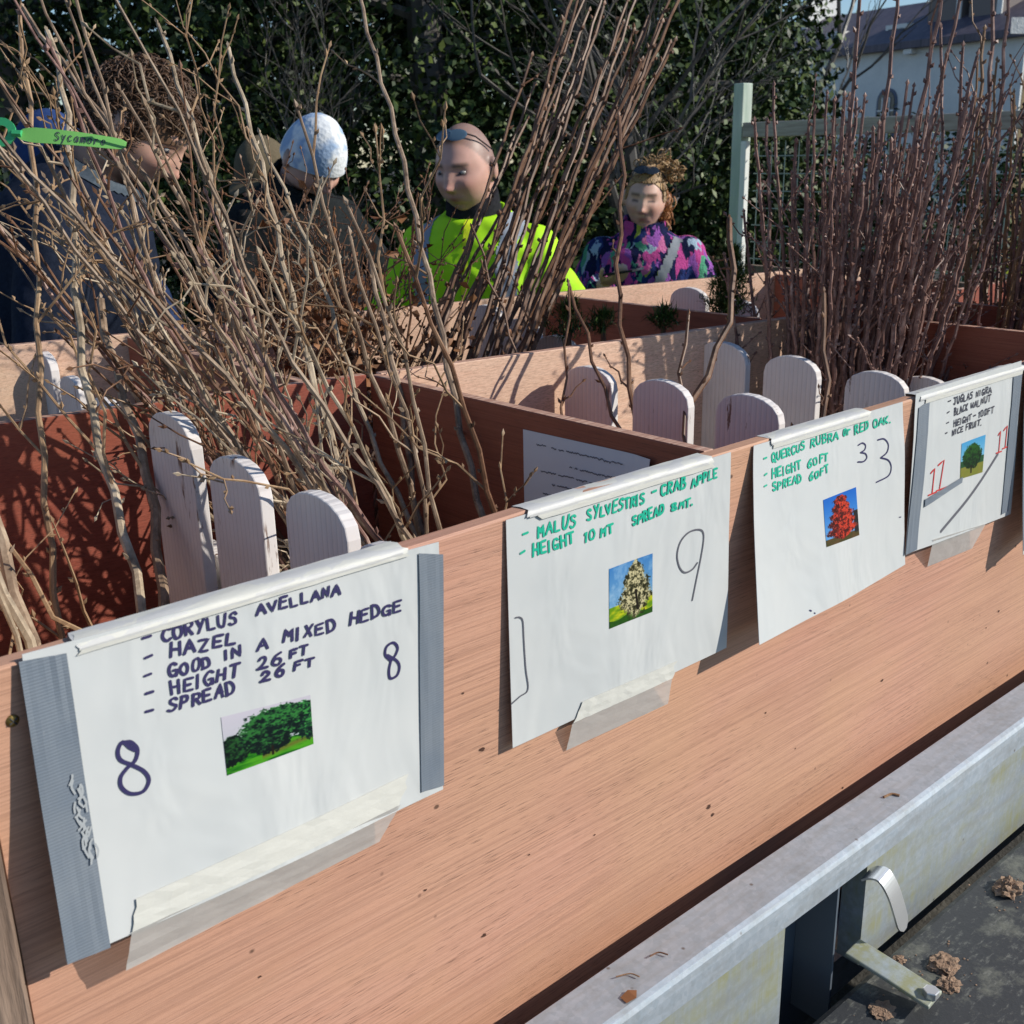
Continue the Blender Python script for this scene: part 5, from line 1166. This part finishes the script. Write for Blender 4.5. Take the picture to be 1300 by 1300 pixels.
    def jacket(s, name, mat, off=.028, collar=1.535, voxel=.009, fold=.006, z0=.78, sleeves=(.072, .060, .050), cr=.078, seed=0):
        mb = MB(); s.torso(mb, off, z0, 1.49)
        for sx, el, wr, *_ in s.arms:
            sh_ = np.array([sx * .160, .005, 1.395]); el = np.array(el, float); wr = np.array(wr, float); wr2 = el + (wr - el) * .93; mb.tube(catmull([sh_, el, wr2], 5), np.interp(np.linspace(0, 2, 11), [0, 1, 2], sleeves), 16); mb.ell(sh_ + (0, 0, .0), (sleeves[0] * 1.04, sleeves[0] * 1.02, sleeves[0]), None, 16, 12)
        a_ = np.arange(30) * math.pi / 15; ring = lambda r_, z, dy=0: [(math.cos(a) * r_, .010 + dy + math.sin(a) * r_ * 1.02, z + .012 * math.sin(a)) for a in a_]
        mb.loft([ring(.10, 1.44), ring(cr + .008, 1.49), ring(cr + .004, collar), ring(cr - .008, collar), ring(cr - .012, 1.50), ring(.06, 1.47)])
        v, f = remeshed(mb, voxel, 2); d = np.array([mnoise.noise(Vector((p[0] * 9 + seed, p[1] * 9, p[2] * 14 + p[0] * 6))) + .5 * mnoise.noise(Vector((p[0] * 24 + seed, p[1] * 24, p[2] * 30))) for p in v]); ctr = np.stack([v[:, 0] * .3, np.zeros(len(v)), v[:, 2]], 1); n = v - ctr; n /= np.linalg.norm(n, axis=1)[:, None] + 1e-9; v = v + n * (d * fold)[:, None]
        s.jv, s.jf = v, f; mb = MB(); mb.add(v, f); s.j = s.part(name, mb, mat); return s.j
    def band(s, name, cond, mat, off=.0025, parent=None):
        c = np.array([s.jv[list(q)].mean(axis=0) for q in s.jf]); k = cond(c); f = [s.jf[i] for i in np.nonzero(k)[0]]; use = sorted({i for q in f for i in q}); mp = {i: j for j, i in enumerate(use)}; v = s.jv[use]; n = v - np.stack([v[:, 0] * .5, np.zeros(len(v)), v[:, 2]], 1); n /= np.linalg.norm(n, axis=1)[:, None] + 1e-9
        mb = MB(); mb.add(v + n * off, [tuple(mp[i] for i in q) for q in f]); return s.part(name, mb, mat, parent or s.j)
    def trousers(s, mat):
        mb = MB()
        for sx in (-1, 1): mb.tube(catmull([(sx * .085, 0, .95), (sx * .10, -.012, .50), (sx * .10, .01, .09)], 5), np.interp(np.linspace(0, 2, 11), [0, 1, 2], [.108, .078, .062]), 16)
        mb.loft([[(math.cos(a) * rx, math.sin(a) * ry, z) for a in np.arange(24) * math.pi / 12] for z, rx, ry in ((.80, .185, .13), (.95, .182, .13), (1.0, .165, .12))]); s.part('trousers', mb, mat)
        for sx in (-1, 1): mb = MB(); mb.ell((sx * .10, -.05, .045), (.050, .140, .050), None, 16, 10); s.part('shoe', mb, M('dark_shoe', (.03, .03, .03), .6))
    def scalp(s, th, ph, r=1.0): d = np.array([math.cos(th) * math.cos(ph), math.cos(th) * math.sin(ph), math.sin(th)]); return HC + d * HR * r, d
    def dome(s, rx, ry, rz, z0, dz=0, dy=0, nz=0., fr=12, seed=0, front_up=0., squ=1.0):
        nu, nv = 48, 20; rings = []
        for j in range(nv, -1, -1):
            r_ = []
            for i in range(nu):
                lo = 2 * math.pi * i / nu; z0e = z0 + front_up / rz * max(0, -math.sin(lo)) ** .7; la = math.asin(min(.9995, z0e + (1 - z0e) * (1 - (j / nv) ** 1.6))); d = np.array([math.cos(la) ** squ * math.cos(lo), math.cos(la) ** squ * math.sin(lo), math.sin(la)]); q = d * (rx, ry, rz)
                w_ = 1 + nz * mnoise.noise(Vector(d) * fr + Vector((seed, 0, 0))); r_.append(HC + q * w_ + (0, dy, dz))
            rings.append(r_)
        mb = MB(); mb.loft(rings); return mb
SKIN = mat_vcol('skin', .48, .4); SKIN.node_tree.nodes['Principled BSDF'].inputs['Subsurface Weight'].default_value = .08; SKIN.node_tree.nodes['Principled BSDF'].inputs['Subsurface Radius'].default_value = (.012, .004, .002)
def cloth(name, c1, c2, sc=120, rough=.85, bump=.3):
    mt = M(name, c1, rough, .06); n = N(mt); a = n.noise(n.coord(), sc, 4, .7); bq = n.noise(n.coord(), 6, 3); n.color(n.mix(n.bw(a, .3, .7), c1, c2)); n.bump(a, bump, .003); return mt
def hairm(name, a, b_):
    mt = M(name, a, .55, .3); n = N(mt); gi = n.new('ShaderNodeNewGeometry'); q = n.noise(n.coord((140, 140, 40)), 2, 4, .7); n.color(n.mix(n.math('ADD', n.math('MULTIPLY', gi.outputs['Random Per Island'], .6), n.math('MULTIPLY', n.bw(q, .3, .7), .4)), a, b_)); return mt
def curls(P, rg_, n, mats, thr, r=(.010, .018), th=.0034, lift=1.04, name='hair', front=-.2, back=-.5):
    mb = MB()
    for k in range(n):
        for _ in range(30):
            ph = rg_.uniform(0, 6.283); tt = math.asin(rg_.uniform(-.55, 1)); lim = front + (thr - front) * 1.0 if math.sin(ph) < -.35 else back
            if math.sin(tt) > lim: break
        p, d = P.scalp(tt, ph, lift * rg_.uniform(.99, 1.10)); a = nrm(np.cross(d, [rg_.gauss(0, 1) for _ in range(3)])); b_ = np.cross(d, a); R_ = rg_.uniform(*r); ar = rg_.uniform(3.5, 6.0); pts = [p + (a * math.cos(q) + d * .75 * math.sin(q)) * R_ + b_ * (q / 6 - .5) * R_ * 1.3 for q in np.linspace(0, ar, 9)]; mb.tube(pts, np.linspace(th, th * .6, 9), 4)
    return mb
def flat_dir(px, to): v = at(*to, 1) - at(*px, 1); return v
CF = nrm(AX_F * (1, 1, 0)); CR = nrm(AX_R * (1, 1, 0))
def facing(right, toward): return nrm(CR * right - CF * toward)
# ---- hi-vis man
arms0 = [(-1, (-.30, -.10, 1.12), (-.16, -.32, 1.06), (.4, -.9, 0), (0, 0, -1)), (1, (.33, -.12, 1.16), (.20, -.36, 1.07), (-.4, -.9, 0), (0, 0, -1))]
P = Person('bald man in a bright yellow high-visibility jacket, sunglasses on his head', at(584, 157, 2.85), facing(-.30, 1), lean=R(6), pitch=R(7), yaw=R(-10), skin=(.60, .345, .275), arms=arms0)
HIV = cloth('high_vis_fabric', (.40, .80, .010), (.48, .86, .015), 40, .7, .15); HIV.node_tree.nodes['Principled BSDF'].inputs['Specular IOR Level'].default_value = .3
SILV = cloth('reflective_tape', (.26, .29, .34), (.34, .37, .42), 300, .4, .1); DARKC = cloth('black_fleece', (.012, .012, .016), (.03, .03, .035))
P.jacket('hi_vis_jacket', HIV, .034, 1.505, .009, .014, cr=.088, seed=2)
for sx in (-1, 1): P.band('reflective_band', lambda c, sx=sx: (np.abs(c[:, 0] - sx * .125) < .026) & (c[:, 2] > .92) & (np.abs(c[:, 0]) < .20) & ((np.abs(c[:, 1]) > .055) | (c[:, 2] > 1.40)), SILV)
P.band('reflective_band', lambda c: (np.abs(c[:, 2] - 1.10) < .026) & (np.abs(c[:, 0]) < .19) & (np.abs(c[:, 1]) < .18), SILV, .0035)
for sx in (-1, 1): P.band('sleeve_band', lambda c, sx=sx: (np.abs(c[:, 0] * sx - .285) < .020) & (c[:, 2] > 1.06) & (c[:, 2] < 1.22), SILV, .0025)
P.band('zip', lambda c: (np.abs(c[:, 0] - .012) < .011) & (c[:, 1] < -.05) & (c[:, 2] > .9), cloth('lemon_zip_flap', (.72, .84, .02), (.8, .9, .05)), .003)
mb = MB(); a_ = np.arange(28) * math.pi / 14; mb.loft([[(math.cos(a) * r_, .006 + math.sin(a) * r_, z + .01 * math.sin(a)) for a in a_] for r_, z in ((.075, 1.46), (.079, 1.50), (.074, 1.550), (.064, 1.552), (.06, 1.49))]); P.part('neck_warmer', mb, DARKC)
P.trousers(DARKC)
EYEW = M('eye_white', (.34, .32, .30), .25); EYED = M('iris', (.03, .03, .04), .15); LENS = M('dark_lens', (.015, .018, .022), .06, .8); LENS_B = M('blue_grey_lens', (.07, .12, .17), .08, .8)
def eyes(P, dz=0):
    for sx in (-1, 1): mb = MB(); c_ = HC + (sx * .031, -.0735, .0125); mb.ell(c_, (.012, .0105, .0075), None, 12, 10); e = P.part('eye', mb, EYEW); mb = MB(); mb.ell(c_ + (-.003, -.0078, -.0015), (.0052, .0036, .0052), None, 10, 8); P.part('iris', mb, EYED, e)
eyes(P)
def shades(P, th, mat, w_=.026, h_=.019, sep=.036, lift=1.05):
    fr = MB(); root = None
    for sx in (-1, 1):
        p, d = P.scalp(th, -math.pi / 2 + sx * .38, lift); n = d; up = nrm(np.array([0, 0, 1]) - n * n[2]); s_ = np.cross(up, n); Mx = np.stack([s_, up, n], 1); mb = MB(); mb.ell(p, (w_, h_, .003), Mx, 20, 10)
        if root is None: fr.tube([P.scalp(th + .03, -math.pi / 2 - .10, lift)[0], P.scalp(th + .05, -math.pi / 2, lift + .02)[0], P.scalp(th + .03, -math.pi / 2 + .10, lift)[0]], .0022, 6)
        if root is None:
            for s2 in (-1, 1): fr.tube([P.scalp(th + .05, -math.pi / 2 + s2 * .66, lift)[0], P.scalp(th - .15, -math.pi / 2 + s2 * 1.2, lift + .02)[0], P.scalp(th - .55, -math.pi / 2 + s2 * 1.75, lift + .03)[0]], .0022, 6)
            root = P.part('sunglasses', fr, DARKC)
        P.part('lens', mb, mat, root)
shades(P, R(53), LENS_B, .029, .020, lift=1.09)
# ---- woman with the phone
arms1 = [(-1, (-.27, -.02, 1.15), (-.150, -.250, 1.335), (.55, -.62, .28), (.2, .2, .9)), (1, (.295, -.05, 1.13), (.225, -.225, 1.225), (.15, -.85, .35), (-1, 0, .2))]
P = Person('woman in a multicoloured fleece looking down at her phone, curly blonde hair tied up', at(823, 212, 3.72), facing(-.10, 1), lean=R(2), pitch=R(5), yaw=R(-8), roll=R(4), skin=(.60, .37, .29), arms=arms1, curl=.55, female=True)
FLE = M('patterned_fleece', (.1, .05, .2), .95, .1); n = N(FLE); vv = n.coord((1, 1, .45)); ns = n.new('ShaderNodeTexNoise'); ns.inputs['Scale'].default_value = 16; ns.inputs['Detail'].default_value = 5; n.link(vv, ns.inputs['Vector'])
vm = n.new('ShaderNodeVectorMath', operation='MULTIPLY_ADD'); n.link(ns.outputs['Color'], vm.inputs[0]); vm.inputs[1].default_value = (.20, .20, .14); n.link(vv, vm.inputs[2])
vo = n.new('ShaderNodeTexVoronoi'); vo.inputs['Scale'].default_value = 30; n.link(vm.outputs[0], vo.inputs['Vector']); sp = n.sep(vo.outputs['Color'])
n.color(n.ramp(sp[0], [(0, (.015, .02, .08)), (.22, (.03, .05, .19)), (.36, (.62, .09, .34)), (.56, (.36, .12, .48)), (.66, (.015, .02, .07)), (.80, (.42, .55, .68)), (.87, (.12, .42, .26)), (.91, (.5, .56, .08)), (.94, (.70, .20, .42))], 'CONSTANT')); n.bump(n.noise(n.coord(), 130, 3, .8), 1.0, .012)
P.jacket('fleece_jacket', FLE, .036, 1.55, .009, .006, sleeves=(.085, .075, .058), cr=.082, seed=5)
STR = cloth('grey_strap', (.20, .22, .25), (.26, .28, .31), 200)
P.band('bag_strap', lambda c: (np.abs((c[:, 0] - .10) * .87 - (c[:, 2] - 1.42) * .40) < .017) & (c[:, 1] < -.02) & (c[:, 2] < 1.48) & (c[:, 0] > -.16), STR, .006)
P.band('shirt_front', lambda c: (np.abs(c[:, 0] + .02) < .075 - .3 * np.maximum(0, c[:, 2] - 1.14)) & (c[:, 1] < -.05) & (c[:, 2] < 1.27), DARKC, .003)
P.trousers(DARKC)
HB = hairm('blonde_brown_hair', (.13, .065, .03), (.50, .32, .15)); rg2 = random.Random(12)
mb = P.dome(.0788, .0998, .1232, -.10, nz=.008, fr=9, front_up=.098); hair = P.part('hair', mb, HB)
mb = MB()
for k in range(460):
    ph = rg2.uniform(-math.pi - .3, .3); th = rg2.uniform(.62, .85) if abs(ph + 1.57) < 1.1 else rg2.uniform(0, .4); q0, _ = P.scalp(th, ph, 1.045); q1, _ = P.scalp(1.05, ph * .6 + .3, 1.10 + rg2.uniform(0, .05)); q2 = HC + (rg2.gauss(.03, .02), .05 + rg2.gauss(0, .02), .122 + rg2.gauss(0, .01)); mb.tube(catmull([q0, q1, q2], 4), rg2.uniform(.0016, .003), 4)
P.part('swept_hair', mb, HB, hair)
mb = MB()
for k in range(170):
    c_ = HC + (.040 + rg2.gauss(0, .034), .035 + rg2.gauss(0, .03), .112 + rg2.gauss(0, .024)); a = nrm([rg2.gauss(0, 1) for _ in range(3)]); b_ = nrm(np.cross(a, [rg2.gauss(0, 1) for _ in range(3)])); r_ = rg2.uniform(.009, .02); mb.tube([c_ + (a * math.cos(q) + b_ * math.sin(q)) * r_ for q in np.linspace(0, 5, 9)], .0027, 4)
P.part('curly_bun', mb, HB, hair)
mb = MB()
for k in range(46):
    c_ = HC + (.078 + rg2.gauss(0, .012), .012 + rg2.gauss(0, .016), rg2.uniform(-.02, .05)); L_ = rg2.uniform(.05, .14); pts = [c_ + (math.sin(q * 9 + k) * .008, math.cos(q * 9 + k) * .008, -q * L_) for q in np.linspace(0, 1, 12)]; mb.tube(pts, .0022, 4)
P.part('side_curls', mb, hairm('ginger_hair', (.30, .11, .04), (.50, .24, .09)), hair)
shades(P, R(57), LENS, .031, .023, lift=1.17)
mb = MB(); cd_ = nrm(np.array([.225, -.225, 1.225]) - np.array([.295, -.05, 1.13])); c0_ = np.array([.225, -.225, 1.225]); mb.tube([c0_ - cd_ * .045, c0_ - cd_ * .012], [.058, .054], 14); P.part('red_cuff', mb, cloth('red_knit', (.55, .02, .015), (.7, .05, .03)))
wr = np.array([-.150, -.250, 1.335]); ph_c = wr + nrm((.55, -.62, .28)) * .085 + np.array([.012, -.004, .022])
mb = MB(); e1 = nrm((.75, -.55, .18)); e3 = nrm(np.cross(e1, (.35, .5, .02))); e3 = e3 if e3[2] > 0 else -e3; e2 = np.cross(e3, e1); mb.loft([[ph_c + e1 * x * .073 + e2 * y * .036 + e3 * z for x, y in ((-1, -.9), (-.97, -1), (.97, -1), (1, -.9), (1, .9), (.97, 1), (-.97, 1), (-1, .9))] for z in (-.004, .004)]); mb.v = [P.world(P.pose(np.concatenate(mb.v)))]; oc = mb.v[0].mean(axis=0); o = mb.build('phone', M('phone_glass', (.03, .03, .035), .1, .6), None, oc); o.location = oc; tag(o, "dark mobile phone held in the fleece-wearing woman's hand", 'phone')
# ---- curly-haired man at the left, bending over the stems
arms2 = [(-1, (-.28, -.14, 1.12), (-.12, -.38, 1.04), (.3, -.9, -.2), (0, 0, -1)), (1, (.28, -.16, 1.12), (.14, -.40, 1.02), (-.2, -.9, -.3), (0, 0, -1))]
P = Person('curly-haired man in a black coat bending right over the bare stems', at(214, 98, 2.30), facing(1, -.02), lean=R(24), pitch=R(16), yaw=R(0), skin=(.60, .36, .27), arms=arms2)
CHK = cloth('grey_check_shirt', (.05, .065, .085), (.11, .135, .16), 60); COAT = cloth('black_coat', (.010, .014, .026), (.020, .026, .045), 90)
P.jacket('coat', COAT, .036, 1.525, .010, .009, seed=11, cr=.09)
P.band('shirt_collar', lambda c: (c[:, 2] > 1.44) & (np.hypot(c[:, 0], c[:, 1]) < .098), CHK, .004); pass
P.trousers(cloth('blue_jeans', (.03, .05, .10), (.06, .09, .16)))
HCU = hairm('brown_curly_hair', (.045, .024, .015), (.15, .085, .05)); rg3 = random.Random(3)
mb = P.dome(.082, .103, .126, -.22, dy=.004, nz=.04, fr=8, front_up=.062); hair = P.part('hair', mb, HCU)
P.part('curls', curls(P, rg3, 2300, None, .42, (.006, .014), .0014, 1.05, front=.42, back=-.42), HCU, hair); eyes(P)
# ---- person in navy and blue at the left edge
arms3 = [(-1, (-.30, -.06, 1.12), (-.20, -.30, 1.02), (.2, -.9, 0), (0, 0, -1)), (1, (.30, -.06, 1.12), (.22, -.28, 1.0), (-.2, -.9, 0), (0, 0, -1))]
P = Person('person in a blue cap and navy jacket at the left edge', at(70, 148, 2.75), facing(.6, .6), lean=R(14), pitch=R(20), skin=(.5, .3, .22), arms=arms3)
NAV = cloth('navy_jacket', (.012, .020, .055), (.03, .05, .12), 50); BLU = cloth('blue_panel', (.022, .045, .14), (.035, .07, .19), 50)
P.jacket('jacket', NAV, .045, 1.54, .010, .010, sleeves=(.085, .072, .058), seed=21); P.band('blue_panel', lambda c: (np.abs(c[:, 0]) < .13) & (np.abs(c[:, 0]) > .04) & (c[:, 2] < 1.40), BLU, .003); P.trousers(NAV)
P.part('cap', P.dome(.088, .109, .128, .05, nz=.01), BLU)
# ---- man in an olive cap
P = Person('man in an olive baseball cap looking down behind bare stems', at(322, 178, 3.45), facing(-.45, .9), lean=R(12), pitch=R(9), skin=(.55, .29, .23), arms=arms0)
P.jacket('jacket', cloth('charcoal_jacket', (.015, .016, .020), (.035, .037, .042)), .036, 1.54, .010, .008, seed=31); P.trousers(DARKC)
OLV = cloth('olive_cap_cloth', (.10, .082, .052), (.15, .12, .08), 150); cap = P.part('cap', P.dome(.087, .108, .120, .12, dz=.012, nz=.008), OLV)
mb = MB(); bt, bb_ = [], []
for k in range(13):
    a = R(200 + 140 * k / 12); inn = HC + (math.cos(a) * .084, math.sin(a) * .104, .030); out_ = HC + (math.cos(a) * .080, math.sin(a) * .104 - .072 * math.sin(math.pi * k / 12), .022 - .010 * math.sin(math.pi * k / 12)); bt.append((inn, out_))
v = [q for i_, o_ in bt for q in (i_, o_)]; v2 = [q - np.array([0, 0, .003]) for q in v]; L_ = len(v); f = []
for k in range(12): a = 2 * k; f += [(a, a + 1, a + 3, a + 2), (L_ + a + 2, L_ + a + 3, L_ + a + 1, L_ + a), (a + 1, L_ + a + 1, L_ + a + 3, a + 3), (a, a + 2, L_ + a + 2, L_ + a)]
mb.add(v + v2, f); P.part('brim', mb, OLV, cap)
# ---- person in a pale knitted hat
P = Person('person in a pale blue and white knitted hat behind the stems', at(415, 160, 3.20), facing(.55, .55), lean=R(16), pitch=R(26), skin=(.6, .36, .28), arms=arms0)
P.jacket('jacket', cloth('grey_green_jacket', (.010, .012, .013), (.022, .025, .026)), .036, 1.54, .010, .008, seed=41); P.trousers(DARKC)
KN = M('pale_knit', (.6, .65, .7), .95, .1); n = N(KN); a1 = n.voro(n.coord((1, 1, 1)), 95); a2 = n.noise(n.coord((1, 1, 1)), 16, 2); n.color(n.mix(n.bw(a2, .46, .58), (.74, .76, .78), (.34, .45, .62))); n.bump(a1, .45, .003)
P.part('knitted_hat', P.dome(.089, .109, .142, -.12, nz=.014, fr=6, front_up=.045), KN)
